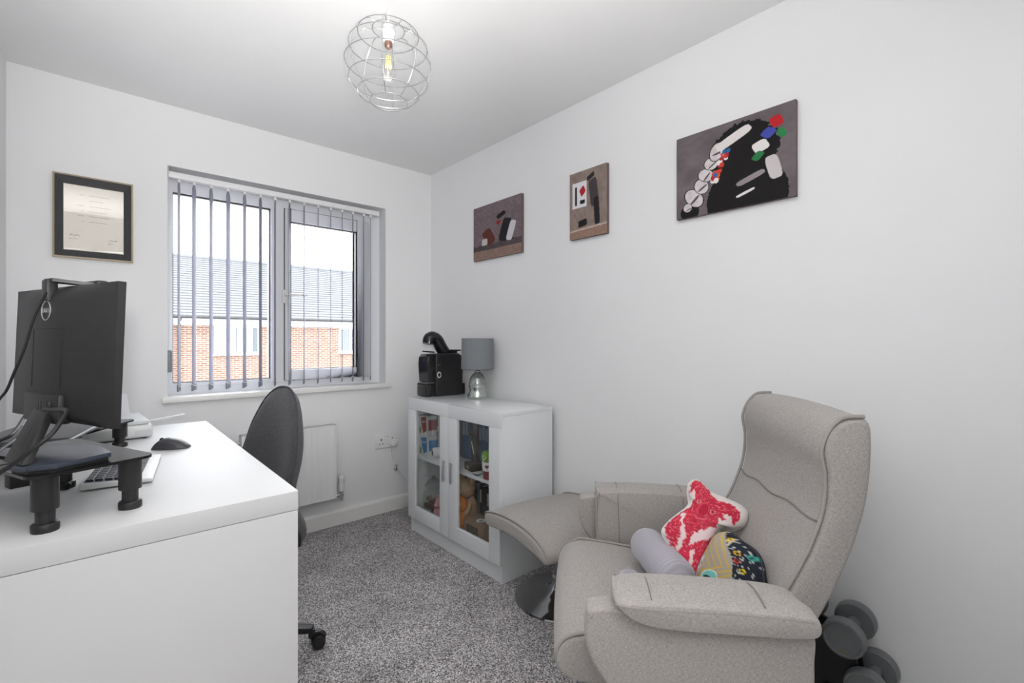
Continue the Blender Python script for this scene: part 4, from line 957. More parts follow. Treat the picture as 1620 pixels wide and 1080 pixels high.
mb.put(vs, [(j*nn_+k, (j+1)*nn_+k, (j+1)*nn_+(k+1) % nn_, j*nn_+(k+1) % nn_) for j in range(12) for k in range(nn_)]); mb.build('cactus_ball', M_cact, t, smooth=True)
MB().ball((0, .026, .122), (.024, .024, .024), 16, 10).build('cactus_offset', M_cact, t, smooth=True)
MB().tube(crv([(-.03, .012, .125), (-.038, -.004, .11), (-.032, -.018, .125)], 4), .002, 6).tube([(-.038, -.004, .11), (-.036, 0.006, .09)], .002, 6).build('white_tie', M_white, t, smooth=True)
t = put('keys', 'small bunch of dark keys lying on the shelf edge', 'keys', -.345, -1.02, ZS+.001, 20)
MB().tube([(.01*math.cos(a), .01*math.sin(a), .002) for a in np.linspace(0, 6.28, 17)[:-1]], .0012, 6, closed=True).build('key_ring', M_steel, t)
MB().box(.008, .045, -.003, .003, 0, .003).lathe([(.009, 0), (.009, .003)], 12, .012, 0).build('key', M_dark, t); mb = MB(); mb.mx = Matrix.Rotation(R(70), 4, 'Z'); mb.box(.008, .04, -.003, .003, .0031, .006).lathe([(.008, .0031), (.008, .006)], 12, .012, 0).build('key', M_dark, t)
# lower right: books, teddy, orange toy, brown box
cols = [(44, 38, 58), (52, 44, 66), (40, 34, 60), (60, 50, 88), (150, 40, 52), (190, 180, 168), (30, 28, 32), (34, 36, 34), (120, 118, 116), (26, 26, 30), (40, 52, 40), (30, 40, 34), (24, 24, 28)]
nms = ['indigo book at the left end of the lower right row', 'dusky violet book second in the lower right row', 'midnight book third in the lower right row', 'purple book next to the crimson spine', 'crimson spine book in the lower right row', 'cream spine book beside the crimson one', 'black book just right of the cream spine', 'greenish black book left of the grey spine', 'grey spine book among black books in the lower row', 'jet black book right of the grey spine', 'moss green book in the lower right row', 'pine green book second from the right end', 'black book at the right end of the lower row']
y = -.630
for k, (c, nm) in enumerate(zip(cols, nms)):
    th = .021 if k != 5 else .028; y -= th/2
    book(nm, -.19, y, ZBT, th, (.22, .23, .225, .22, .235, .24, .25, .23, .24, .25, .235, .22, .24)[k], .13, c, (200, 196, 190) if k in (6, 9, 12) else None, 'books in the lower right of the cabinet'); y -= th/2+.0012
M_ted = pmat('tan_plush', (.55, .36, .2), .95, noise=.25, nscale=120, bump=.6, bscale=250)
t = put('teddy_bear', 'tan teddy bear leaning on the books in the lower cabinet', 'teddy bear', -.245, -.790, ZBT); t.scale = (1.35,)*3
MB().ball((0, 0, .07), (.045, .05, .07), 20, 12).build('bear_body', M_ted, t, smooth=True); MB().ball((-.012, 0, .165), (.044, .047, .043), 20, 12).build('bear_head', M_ted, t, smooth=True)
for y in (-.036, .036): MB().ball((0, y, .20), (.010, .017, .017), 12, 8).build('bear_ear', M_ted, t, smooth=True); MB().tube(crv([(-.02, y*1.1, .11), (-.05, y*1.5, .085), (-.065, y*.8, .075)], 4), .016, 10).build('bear_arm', M_ted, t, smooth=True)
MB().ball((-.05, 0, .152), (.018, .021, .017), 14, 8).build('bear_muzzle', pmat('cream_plush', (.58, .42, .27), .95, noise=.2, nscale=120), t, smooth=True)
for y in (-.016, .016): MB().ball((-.052, y, .18), .004, 8, 6).build('bear_eye', M_black, t)
MB().ball((-.067, 0, .158), (.005, .007, .005), 10, 6).build('bear_nose', M_black, t)
M_or = pmat('orange_plush', (.65, .2, .03), .95, noise=.25, nscale=140, bump=.6, bscale=250)
t = put('orange_plush_toy', 'orange plush toy with round white eyes in the lower cabinet', 'plush toy', -.335, -.838, ZBT); t.scale = (1.0, 1.05, 1.3)
MB().ball((0, .01, .06), (.04, .055, .06), 20, 12).build('toy_body', M_or, t, smooth=True); MB().ball((.0, -.012, .125), (.036, .042, .034), 20, 12).build('toy_head', M_or, t, smooth=True)
for y in (-.033, .006):
    e_ = MB().ball((-.03, y, .135), (.008, .0115, .0115), 14, 8).build('toy_eye', M_white, t, smooth=True); MB().ball((-.037, y, .135), (.003, .005, .005), 10, 6).build('pupil', M_black, e_)
t = put('purple_plush', 'small mauve plush between the teddy and the orange toy', 'plush toy', -.33, -.745, ZBT); t.scale = (1.3, 1.3, 1.3)
MB().ball((0, 0, .03), (.022, .02, .03), 16, 10).build('toy_body', pmat('mauve_plush', (.45, .2, .3), .95, noise=.2, nscale=120), t, smooth=True); MB().ball((-.004, -.004, .078), (.02, .022, .022), 16, 10).build('toy_head', pmat('mauve_plush', (.45, .2, .3), .95), t, smooth=True)
t = put('brown_gift_box', 'brown cardboard box with a round white sticker on its lid', 'box', -.295, -.985, ZBT, 0)
M_kraft = pmat('brown_card', (.26, .17, .1), .8, noise=.15, nscale=30)
MB().box(-.055, .055, -.095, .085, 0, .105).build('box_body', M_kraft, t, bevel=.002)
MB().lathe([(.024, .105), (.024, .1062)], 24, -.01, -.01).build('sticker', pmat('white_sticker', (.75, .76, .72), .6), t); MB().lathe([(.012, .1062), (.012, .1066)], 16, -.01, -.014).build('sticker_mark', pmat('sage_mark', (.2, .3, .18), .6), t)
def bxw(U, V):
    C = np.tile(srgb(84, 72, 52), (len(U), 1)); b = (np.abs(U-.5) < .46) & (np.abs(V-.5) < .44); i = (np.abs(U-.5) < .42) & (np.abs(V-.5) < .38); C[b & ~i] = srgb(50, 44, 34); k = blob(U, V, .55, .3, .2, .14) & (vnoise(U, V, 14, 4) > .45); C[k] = srgb(54, 92, 48); return C
grid(40, 30, lambda a, b: (-.0556, .055-.10*a, .015+.07*b), bxw, 'printed_panel', M_card, t)

# ============================================================= coffee machine and table lamp on the cabinet
cm = thing('coffee_machine', 'black capsule coffee machine with raised lid on the cabinet', 'coffee machine', (-.19, -.425, CZT+.001))
M_cm = pmat('black_machine_plastic', (.02, .019, .02), .32, noise=.1, nscale=12)
bodyp = [(-.075, 0), (-.075, .255), (-.06, .268), (.10, .268), (.128, .25), (.134, .20), (.128, .0)]
mb = MB(); mb.put([(x, -.062, z) for x, z in bodyp]+[(x, .062, z) for x, z in bodyp], [list(range(7)), list(range(7, 14))[::-1]]+[(i, (i+1) % 7, 7+(i+1) % 7, 7+i) for i in range(7)])
mb.build('machine_body', M_cm, cm, bevel=.008, seg=3, smooth=True)
fp = [(-.125, .09), (-.132, .20), (-.128, .245), (-.11, .265), (-.07, .268), (-.07, .09)]
mb = MB(); n = len(fp); mb.put([(x, -.058, z) for x, z in fp]+[(x, .058, z) for x, z in fp], [list(range(n)), list(range(n, 2*n))[::-1]]+[(i, (i+1) % n, n+(i+1) % n, n+i) for i in range(n)]); mb.build('brew_head', pmat('black_shiny_plastic', (.014, .014, .016), .14), cm, bevel=.006, seg=3, smooth=True)
MB().box(-.142, -.072, -.056, .056, 0, .085).build('drip_tray', pmat('black_shiny_plastic', (.014, .014, .016), .14), cm, bevel=.010, seg=3, smooth=True)
MB().box(-.138, -.078, -.05, .05, .0852, .088).build('drip_grid', M_steel, cm)
MB().box(.129, .158, -.05, .05, 0, .07).build('tank_foot', M_cm, cm, bevel=.004, smooth=True)
rm = frame_mx(Vector((-.052, -.0635, .135)), Vector((1, 0, 0)), Vector((0, 0, 1)), Vector((0, -1, 0)))
MB().tube([(.012*math.cos(a), .017*math.sin(a), 0) for a in np.linspace(0, 6.2832, 29)[:-1]], .003, 8, closed=True).build('button_ring', pmat('bright_ring', (.75, .75, .75), .3), cm, smooth=True, mx=rm)
MB().lathe([(.010, -.002), (.010, .002)], 20).build('button', M_black, cm, mx=rm)
MB().box(-.066, -.04, -.0632, -.0615, .196, .199).build('badge', M_steel, cm)
mb = MB(); lid = crv([(.03, 0, .27), (.0, 0, .31), (-.03, 0, .355), (-.062, 0, .372), (-.088, 0, .36), (-.10, 0, .33)], 5)
for i, p_ in enumerate(lid): pass
vs = []; m_ = len(lid); T = [(lid[min(i+1, m_-1)]-lid[max(i-1, 0)]).normalized() for i in range(m_)]
for i, p_ in enumerate(lid):
    nv = Vector((T[i].z, 0, -T[i].x)); hh = .048 if i < m_*.7 else .048-.016*(i-m_*.7)/(m_*.3); hw = .05-.012*abs(i/m_-.4)
    for k in range(12):
        a = 2*math.pi*k/12; vs.append(p_ + Vector((0, hw*math.cos(a), 0))+nv*(hh*.80*math.sin(a)))
fs = [(i*12+k, i*12+(k+1) % 12, (i+1)*12+(k+1) % 12, (i+1)*12+k) for i in range(m_-1) for k in range(12)]+[list(range(12))[::-1], [(m_-1)*12+k for k in range(12)]]
MB().put(vs, fs).build('lid_lever', pmat('black_shiny_plastic', (.014, .014, .016), .14), cm, smooth=True)
mb = MB(); mb.put([(-.125, -.02, .28), (-.125, .02, .28), (-.06, .025, .272), (-.06, -.025, .272), (-.125, -.02, .287), (-.125, .02, .287), (-.06, .025, .282), (-.06, -.025, .282)], [(0, 1, 2, 3), (4, 7, 6, 5), (0, 4, 5, 1), (1, 5, 6, 2), (2, 6, 7, 3), (3, 7, 4, 0)]).build('capsule_lip', M_cm, cm, bevel=.002)
MB().box(.035, .125, -.052, .052, .282, .292).box(.05, .11, -.03, .03, .268, .283).build('tank_lid', M_cm, cm, bevel=.003, smooth=True)
tl = thing('table_lamp', 'small table lamp with grey drum shade and mirrored glass base', 'lamp', (-.108, -.709, CZT+.001))
M_sh = linen('grey_lamp_shade', (.15, .16, .175), (.22, .235, .25), (.29, .305, .32), 1.2)
MB().lathe([(.099, .178), (.0995, .178), (.0975, .364), (.0965, .364)], 48, cap=False).build('shade', M_sh, tl, smooth=True)
MB().tube([(.099*math.cos(a), .099*math.sin(a), .179) for a in np.linspace(0, 6.2832, 49)[:-1]], .0018, 6, closed=True).tube([(.097*math.cos(a), .097*math.sin(a), .363) for a in np.linspace(0, 6.2832, 49)[:-1]], .0018, 6, closed=True).build('shade_rim', pmat('grey_shade_rim', (.2, .21, .225), .8), tl)
def mercury():
    m = bpy.data.materials.new('mirrored_glass'); m.use_nodes = True; t_ = m.node_tree; N = t_.nodes; L = t_.links; b = N['Principled BSDF']; b.inputs['Roughness'].default_value = .06
    tc = N.new('ShaderNodeTexCoord'); sx = N.new('ShaderNodeSeparateXYZ'); L.new(tc.outputs['Object'], sx.inputs[0]); mr = N.new('ShaderNodeMapRange'); mr.inputs[1].default_value = .03; mr.inputs[2].default_value = .12; mr.inputs[3].default_value = .85; mr.inputs[4].default_value = .15; L.new(sx.outputs[2], mr.inputs[0]); L.new(mr.outputs[0], b.inputs['Metallic'])
    r = N.new('ShaderNodeValToRGB'); r.color_ramp.elements[0].color = (.48, .5, .46, 1); r.color_ramp.elements[1].color = (.62, .68, .66, 1); n = N.new('ShaderNodeTexNoise'); n.inputs['Scale'].default_value = 30; L.new(tc.outputs['Object'], n.inputs[0]); L.new(n.outputs['Fac'], r.inputs[0]); L.new(r.outputs[0], b.inputs['Base Color'])
    mr2 = N.new('ShaderNodeMapRange'); mr2.inputs[1].default_value = .03; mr2.inputs[2].default_value = .12; mr2.inputs[3].default_value = .1; mr2.inputs[4].default_value = .75; L.new(sx.outputs[2], mr2.inputs[0]); L.new(mr2.outputs[0], b.inputs['Transmission Weight'])
    return m
MB().lathe([(0, 0), (.056, 0), (.061, .006), (.061, .014), (.052, .035), (.047, .05), (.053, .075), (.0535, .09), (.048, .115), (.036, .14), (.02, .155), (.016, .162)], 40, cap=False).build('glass_base', mercury(), tl, smooth=True)
MB().lathe([(.016, .160), (.017, .165), (.012, .172), (.012, .20), (.016, .205), (.016, .235), (0, .24)], 20, cap=False).build('lamp_holder', M_chrome, tl, smooth=True)
MB().ball((0, 0, .27), (.025, .025, .032), 16, 10).build('bulb', pmat('opal_bulb', (.8, .8, .78), .4), tl, smooth=True)
mb = MB()
for k in range(3):
    a = R(120*k+30); mb.tube([(.014*math.cos(a), .014*math.sin(a), .205), (.097*math.cos(a), .097*math.sin(a), .355)], .0014, 6)
mb.build('shade_carrier', M_steel, tl)
# ============================================================= pendant lamp
PC = ond(1.60, 614.5, 102.0); PR = .143
pd = thing('pendant_lamp', 'silver wire globe pendant with a filament bulb hanging from the ceiling', 'pendant lamp', (PC.x, PC.y, H))
o0 = Vector((0, 0, PC.z-H))
hz_ = .118                                                  # ring that clamps on the lamp holder
MB().lathe([(.034, -.0005), (.034, -.007), (.024, -.012), (.006, -.014)], 32, cap=True).build('ceiling_rose', M_white, pd, smooth=True)
MB().tube([(0, 0, -.012), (0, 0, o0.z+.135)], .0035, 10).build('cord', M_white, pd, smooth=True)
MB().lathe([(.006, o0.z+.142), (.014, o0.z+.138), (.017, o0.z+.128), (.0185, o0.z+.120), (.0225, o0.z+.119), (.0225, o0.z+.112), (.0185, o0.z+.110), (.0175, o0.z+.078), (.0155, o0.z+.076)], 28).build('lamp_holder', M_white, pd, smooth=True)
MB().lathe([(.0125, o0.z+.076), (.0135, o0.z+.070), (.0125, o0.z+.060), (.009, o0.z+.055)], 24).build('bulb_cap', pmat('copper_cap', (.30, .17, .14), .35, metal=.8), pd, smooth=True)
MB().lathe([(.010, o0.z+.056), (.013, o0.z+.04), (.024, o0.z+.01), (.029, o0.z-.02), (.026, o0.z-.042), (.015, o0.z-.057), (0, o0.z-.061)], 28, cap=False).build('bulb_glass', glassmat('bulb_glass', (1, 1, 1), 1.25), pd, smooth=True)
mf = MB()
for k in range(6):
    a = R(60*k); mf.tube([(.007*math.cos(a), .007*math.sin(a), o0.z+.028), (.0095*math.cos(a+.4), .0095*math.sin(a+.4), o0.z-.012)], .0016, 6)
mf.build('filament', pmat('amber_filament', (.75, .52, .12), .5), pd)
fm = MATS['amber_filament'].node_tree.nodes['Principled BSDF']; fm.inputs['Emission Color'].default_value = (1, .72, .25, 1); fm.inputs['Emission Strength'].default_value = .35
pl_ = bpy.data.lights.new('pendant_bulb', 'POINT'); pl_.energy = .8; pl_.shadow_soft_size = .028; pl_.color = (1, .97, .93)
po_ = bpy.data.objects.new('pendant_bulb', pl_); col.objects.link(po_); po_.parent = pd; po_.location = (0, 0, o0.z-.025)
MB().tube([(0, 0, o0.z+.05), (0, 0, o0.z-.03)], .0022, 8).build('filament_stem', glassmat('stem_glass', (.95, .95, .95), 1.5, extra=.05), pd)
M_wire = pmat('silver_wire', (.60, .61, .62), .22, metal=1)
lat = [22, 45, 66, 90, 114, 135, 154]
for l in lat:
    r_ = PR*math.sin(R(l)); z_ = o0.z+PR*math.cos(R(l))-(.0 if l > 30 else .015)
    MB().tube([(r_*math.cos(a), r_*math.sin(a), z_) for a in np.linspace(0, 2*math.pi, 65)[:-1]], .0015, 6, closed=True).build('wire_ring', M_wire, pd, smooth=True)
mer0 = None
for k in range(8):
    if mer0 is None: mer0 = MB().tube([(PR*math.sin(R(l)), 0, o0.z+PR*math.cos(R(l))-(.015 if l == 22 else 0)) for l in [22]+list(range(32, 155, 6))+[154]], .0013, 6).build('wire_rib', M_wire, pd, smooth=True); m_ = mer0
    else: m_ = mer0.copy(); col.objects.link(m_)
    m_.rotation_euler = (0, 0, R(45*k+10))
mb = MB().tube([(.0215*math.cos(a), .0215*math.sin(a), o0.z+.1155) for a in np.linspace(0, 2*math.pi, 33)[:-1]], .002, 6, closed=True)
for k in range(3):
    a = R(120*k+40); mb.tube([(.0215*math.cos(a), .0215*math.sin(a), o0.z+.1155), (PR*math.sin(R(22))*math.cos(a), PR*math.sin(R(22))*math.sin(a), o0.z+PR*math.cos(R(22))-.015)], .0017, 6)
mb.build('shade_carrier', M_wire, pd, smooth=True)

# ============================================================= armchair
fdir = Vector((-.66062789, .75071352, 0)); sdir = Vector((.75071352, .66062789, 0))
UC, WC = -.28, 1.38
def cw(u, w_, z): return Vector((CAM.x, CAM.y, 0))+fdir*u+sdir*w_+Vector((0, 0, z))      # chair frame -> world
ac = thing('armchair', 'warm grey fabric recliner armchair with high back and padded arms', 'armchair', cw(UC, WC, 0), math.atan2(fdir.y, fdir.x))
lu = lambda pts: [(u-UC, z) for u, z in pts]
def lw(w_): return WC-w_
def sl_(prof, w0, w1, r, name, **k): return slab(lu(prof), lw(w1), lw(w0), r, name, k.pop('mat', M_linen), k.pop('par', ac), **k)
def pipe(prof, w_, name='piping', par=None, r=.0045, closed=False, mat=None):
    pts = crv([(u-UC, lw(w_), z) for u, z in prof], 6, closed)
    return MB().tube(pts, r, 8, closed=closed).build(name, mat or M_pipe, par or ac, smooth=True)
def fwarp(p):                                              # slight wave across the width so the upholstery looks stuffed
    return p
backp = [(-.592, .990), (-.575, .962), (-.570, .925), (-.577, .88), (-.576, .83), (-.570, .785), (-.556, .74), (-.536, .69), (-.495, .61), (-.435, .50), (-.41, .44), (-.47, .415), (-.53, .50), (-.575, .58), (-.628, .705), (-.660, .82), (-.670, .92), (-.669, .985), (-.655, 1.006), (-.622, 1.006)]
bk = sl_(backp, 1.13, 1.635, .022, 'backrest', crown=.010, ny=10, insr=.012)
fp_ = [(-.655, 1.012), (-.612, 1.008), (-.587, .986), (-.571, .955), (-.566, .925), (-.573, .88), (-.572, .83), (-.565, .785), (-.551, .74), (-.531, .69), (-.490, .61), (-.430, .50)]
pipe(fp_, 1.138, par=bk); pipe(fp_, 1.627, par=bk)
sm_ = []
for k in range(33):
    t_ = k/32; z = .770-.012*t_-.004*math.sin(k*.5); u0 = float(np.interp(z, [.69, .74, .785, .83], [-.536, -.556, -.570, -.576]))
    sm_.append((u0-UC+.010*(1-(2*(.012+.976*t_)-1)**2)+.0006, lw(1.137+.491*t_), z))
MB().tube(sm_, .0024, 6).build('headrest_seam', M_seam, bk, smooth=True)
seatp = [(-.46, .425), (-.33, .452), (-.20, .472), (-.08, .488), (-.02, .487), (.015, .472), (.034, .445), (.037, .42), (.025, .395), (0, .378), (-.07, .368), (-.46, .35)]
st = sl_(seatp, 1.11, 1.65, .022, 'seat_cushion', crown=.008, ny=10, insr=.014)
pipe([(-.06, .492), (-.02, .488), (.012, .474), (.030, .448), (.032, .42), (.02, .395)], 1.118, par=st); pipe([(-.30, .462), (-.06, .492), (-.02, .488), (.012, .474), (.030, .448), (.032, .42), (.02, .395)], 1.642, par=st)
padp = [(-.094, .640), (-.105, .646), (-.16, .650), (-.27, .651), (-.38, .648), (-.44, .646), (-.474, .641), (-.486, .624), (-.478, .604), (-.44, .598), (-.32, .597), (-.20, .597), (-.14, .606), (-.108, .624)]
innp = [(-.095, .630), (-.105, .644), (-.16, .652), (-.27, .653), (-.38, .650), (-.44, .645), (-.475, .632), (-.485, .59), (-.475, .47), (-.43, .43), (-.32, .42), (-.20, .42), (-.115, .43), (-.095, .49)]
panp = [(-.046, .615), (-.034, .59), (-.030, .556), (-.043, .505), (-.077, .452), (-.135, .37), (-.21, .30), (-.31, .27), (-.40, .285), (-.46, .36), (-.485, .46), (-.488, .53), (-.482, .60), (-.40, .622), (-.15, .622)]
for nm, o0w, sg in (('near', .970, 1), ('far', 1.795, -1)):
    y0_, y1_ = lw(o0w), lw(o0w+.13*sg)
    if sg > 0: pad = slab(lu(innp), y1_, y0_, .020, 'arm', M_linen, ac, crown=.005, ny=12, prof2=lu(padp), insr=.005, fan=True)
    else: pad = slab(lu(padp), y0_, y1_, .020, 'arm', M_linen, ac, crown=.005, ny=12, prof2=lu(innp), insr=.005, fan=True)
    a_, b_ = sorted((o0w+.030*sg, o0w+.085*sg))
    side = sl_(panp, a_, b_, .012, 'side_panel', ny=3, insr=.010, fan=True)
    pipe([(-.092, .644), (-.115, .640), (-.16, .638), (-.24, .639), (-.33, .640), (-.41, .638), (-.45, .636), (-.468, .633)], o0w+.004*sg, par=pad)
    if sg < 0: pipe([(-.096, .44), (-.093, .51), (-.091, .58), (-.092, .626), (-.103, .646)], o0w+.124*sg, par=pad)
    for u in (-.165, -.385):
        MB().tube([(u-UC, lw(o0w+(.012+.10*k/8)*sg), .6505+.0085*math.sin(math.pi*(k+.6)/9.2)) for k in range(9)], .0012, 6).build('arm_seam', M_seam, pad, smooth=True)
        if sg < 0: MB().tube([(u-UC-.006*k/4, lw(o0w+.1302*sg), .642-.045*k) for k in range(5)], .0012, 6).build('arm_seam', M_seam, pad, smooth=True)
MB().box(-.14, .15, -.19, .19, .27, .36).build('mechanism', M_black, ac, bevel=.01)
MB().lathe([(.035, .03), (.035, .28)], 24).build('swivel_post', M_black, ac, smooth=True)
MB().lathe([(.0, .0), (.265, 0), (.27, .006), (.262, .014), (.12, .026), (.05, .05), (.0, .05)], 56, cap=False).build('swivel_base', pmat('black_satin_metal', (.02, .02, .021), .25, metal=.4), ac, smooth=True)
MB().tube([(.268*math.cos(a), .268*math.sin(a), .008) for a in np.linspace(0, 6.2832, 57)[:-1]], .004, 8, closed=True).build('base_rim', M_chrome, ac, smooth=True)

# ============================================================= footstool
fsx, fsy = -.308, -1.545
ft = thing('footstool', 'warm grey fabric footstool on a round chrome pedestal', 'footstool', (fsx, fsy, 0), R(-7))
# profile runs along local x (= towards the chair), so turn the part by -90 degrees
prof = [(-.215, .372), (-.205, .394), (-.16, .408), (-.08, .420), (.02, .423), (.11, .415), (.18, .396), (.222, .372), (.238, .350), (.236, .332), (.222, .325), (.18, .337), (.10, .348), (0, .354), (-.10, .350), (-.17, .342), (-.205, .348)]
cush = slab(prof, -.245, .235, .020, 'cushion', M_linen, ft, crown=.010, ny=10, insr=.014)
cush.rotation_euler = (0, 0, R(-90))
tp_ = [(-.212, .385), (-.203, .398), (-.16, .412), (-.08, .424), (.02, .427), (.11, .419), (.18, .400), (.222, .376), (.238, .354)]
for y in (-.237, .227):
    o_ = MB().tube(crv([(a, y, b) for a, b in tp_], 6), .0045, 8).build('piping', M_pipe, cush, smooth=True)
MB().box(-.10, .10, -.09, .09, .345, .36).build('mount_plate', M_black, ft)
px_, py_ = .055, .03
MB().lathe([(.027, .10), (.027, .352)], 24, px_, py_).build('pedestal_sleeve', pmat('grey_metal_sleeve', (.30, .30, .31), .25, metal=.7), ft, smooth=True)
MB().lathe([(.032, .085), (.036, .09), (.036, .10), (.032, .106), (.027, .106)], 28, px_, py_).build('pedestal_collar', M_chrome, ft, smooth=True)
MB().lathe([(0, 0), (.205, 0), (.21, .003), (.207, .009), (.16, .016), (.09, .026), (.055, .040), (.034, .065), (.028, .09), (0, .09)], 64, px_, py_, cap=False).build('pedestal_base', pmat('dark_chrome', (.42, .42, .43), .07, metal=1), ft, smooth=True)

# ============================================================= cushions on the armchair
def pillow(name, label, outline_px, plane_pt, ex, ey, thick, paint, mat, rings=46, res=6, back=(0.75, 0.73, 0.72)):
    nv = ex.cross(ey).normalized()
    if nv.dot(CAM-plane_pt) < 0: nv = -nv
    pts = []
    for (u, v) in outline_px:
        r_ = ray(u, v); t_ = (plane_pt-CAM).dot(nv)/r_.dot(nv); q_ = CAM+r_*t_-plane_pt
        pts.append((q_.dot(ex), q_.dot(ey), 0))
    P = [(p.x, p.y) for p in crv(pts, res, True)]
    cx = sum(p[0] for p in P)/len(P); cy = sum(p[1] for p in P)/len(P); n = len(P)
    t = thing(name, label, 'cushion', plane_pt)
    V2 = []; pos = []
    for sgn in (1, -1):
        for k in range(rings+1):
            s_ = k/rings
            for (a, b) in P:
                aa, bb = cx+(a-cx)*s_, cy+(b-cy)*s_; h = thick*(1-s_**3.2)**.5
                V2.append((aa, bb)); pos.append(ex*aa+ey*bb+nv*(sgn*h))
    fs = []
    for q in range(2):
        o_ = q*(rings+1)*n
        for k in range(rings):
            for i in range(n):
                f = (o_+k*n+i, o_+k*n+(i+1) % n, o_+(k+1)*n+(i+1) % n, o_+(k+1)*n+i); fs.append(f if q == 0 else f[::-1])
    me = bpy.data.meshes.new(name); me.from_pydata([tuple(p) for p in pos], [], fs)
    # photo-frame coordinates of each flat point, only to author the print
    U = np.zeros(len(V2)); Vv = np.zeros(len(V2))
    for i, (a, b) in enumerate(V2):
        d_ = plane_pt+ex*a+ey*b-CAM; z_ = d_.dot(_F); U[i] = 810+FPX*d_.dot(_Rt)/z_; Vv[i] = CYP-FPX*d_.z/z_
    Cc = np.ones((len(V2), 4)); Cc[:, :3] = np.clip(paint(U, Vv), 0, 1); Cc[len(V2)//2:, :3] = back
    at = me.color_attributes.new('Col', 'FLOAT_COLOR', 'POINT'); at.data.foreach_set('color', Cc.ravel().astype(np.float32))
    bm = bmesh.new(); bm.from_mesh(me); bmesh.ops.remove_doubles(bm, verts=bm.verts, dist=2e-5); bmesh.ops.recalc_face_normals(bm, faces=bm.faces)
    for f in bm.faces: f.smooth = True
    bm.to_mesh(me); bm.free(); me.materials.append(mat)
    o = bpy.data.objects.new('cushion_cover', me); col.objects.link(o); o.parent = t
    seam = MB().tube([ex*(a*1.004)+ey*(b*1.004) for a, b in P], .0016, 6, closed=True)
    return t, seam
def zc_(p): return [(960+x/5.143, 740+y/5.143) for x, y in p]
kol = zc_([(690, 105), (735, 100), (790, 140), (850, 200), (960, 245), (1080, 300), (1140, 355), (1150, 420), (1110, 480), (1030, 510), (950, 500), (905, 520), (875, 580), (840, 670), (790, 780), (745, 900), (700, 960), (640, 930), (590, 800), (530, 680), (465, 570), (450, 510), (500, 440), (580, 375), (650, 320), (668, 270), (655, 210), (665, 140)])
def kpaint(U, V):
    x = (U-960)*5.143; y = (V-740)*5.143
    wob = 26*(vnoise(x/200, y/200, 9, 3)-.5); xx = x+wob; yy = y+20*(vnoise(x/200, y/200, 11, 4)-.5)
    C = np.tile(srgb(226, 218, 216), (len(U), 1))
    body = [(600, 365), (665, 325), (690, 260), (660, 215), (668, 150), (700, 120), (745, 130), (800, 190), (830, 235), (880, 280), (930, 305), (1000, 320), (1065, 390), (1062, 430), (1010, 490), (920, 455), (885, 440), (870, 500), (862, 560), (820, 680), (785, 760), (745, 870), (725, 960), (650, 930), (600, 800), (545, 690), (475, 560), (462, 505), (505, 440), (560, 400)]
    k = inpoly(xx, yy, body); tex = .72+.75*vnoise(x/200, y/200, 13, 6)*vnoise(x/200, y/200, 40, 5)+.15*vnoise(x/200, y/200, 60, 9)
    C[k] = srgb(196, 44, 70)[None]*tex[k][:, None]; 
    fur = k & (vnoise(x/160, y/60, 40, 12) > .80); C[fur] = srgb(226, 130, 140)
    for P in ([(640, 600), (700, 545), (865, 500), (855, 570), (800, 600), (700, 620), (655, 660)], [(590, 385), (622, 385), (602, 480), (615, 560), (580, 680), (540, 675), (580, 520)], [(655, 690), (685, 690), (670, 800), (645, 870), (650, 770)], [(662, 215), (695, 205), (700, 245), (672, 255)], [(915, 400), (990, 430), (1000, 490), (930, 470)]):
        q = inpoly(xx, yy, P); C[q] = srgb(228, 205, 206)
    for (cx, cy, rx, ry, ro, c) in ((755, 365, 45, 62, .5, (206, 66, 88)), (760, 370, 36, 52, .5, (178, 30, 58)), (727, 302, 17, 14, 0, (226, 150, 156)), (727, 302, 10, 9, 0, (150, 20, 46)), (832, 386, 22, 18, 0, (226, 150, 156)), (832, 386, 15, 13, 0, (160, 20, 46)), (735, 425, 48, 22, .3, (214, 100, 116)), (735, 418, 42, 16, .3, (190, 44, 70))):
        q = blob(x, y, cx, cy, rx, ry, ro); C[q] = srgb(*c)
    return C
kt, ks = pillow('koala_cushion', 'koala-shaped white cushion printed in red on the armchair', kol, cw(-.345, 1.335, .508), -fdir, (sdir*.16+Vector((0, 0, .24))).normalized(), .042, kpaint, M_attr)
ks.build('seam', pmat('white_seam', (.72, .70, .69), .9), kt, smooth=True)
pat = zc_([(905, 530), (990, 512), (1070, 575), (1175, 650), (1240, 750), (1262, 860), (1275, 1000), (1230, 1180), (1000, 1200), (780, 1130), (735, 960), (745, 860), (800, 720), (860, 610)])
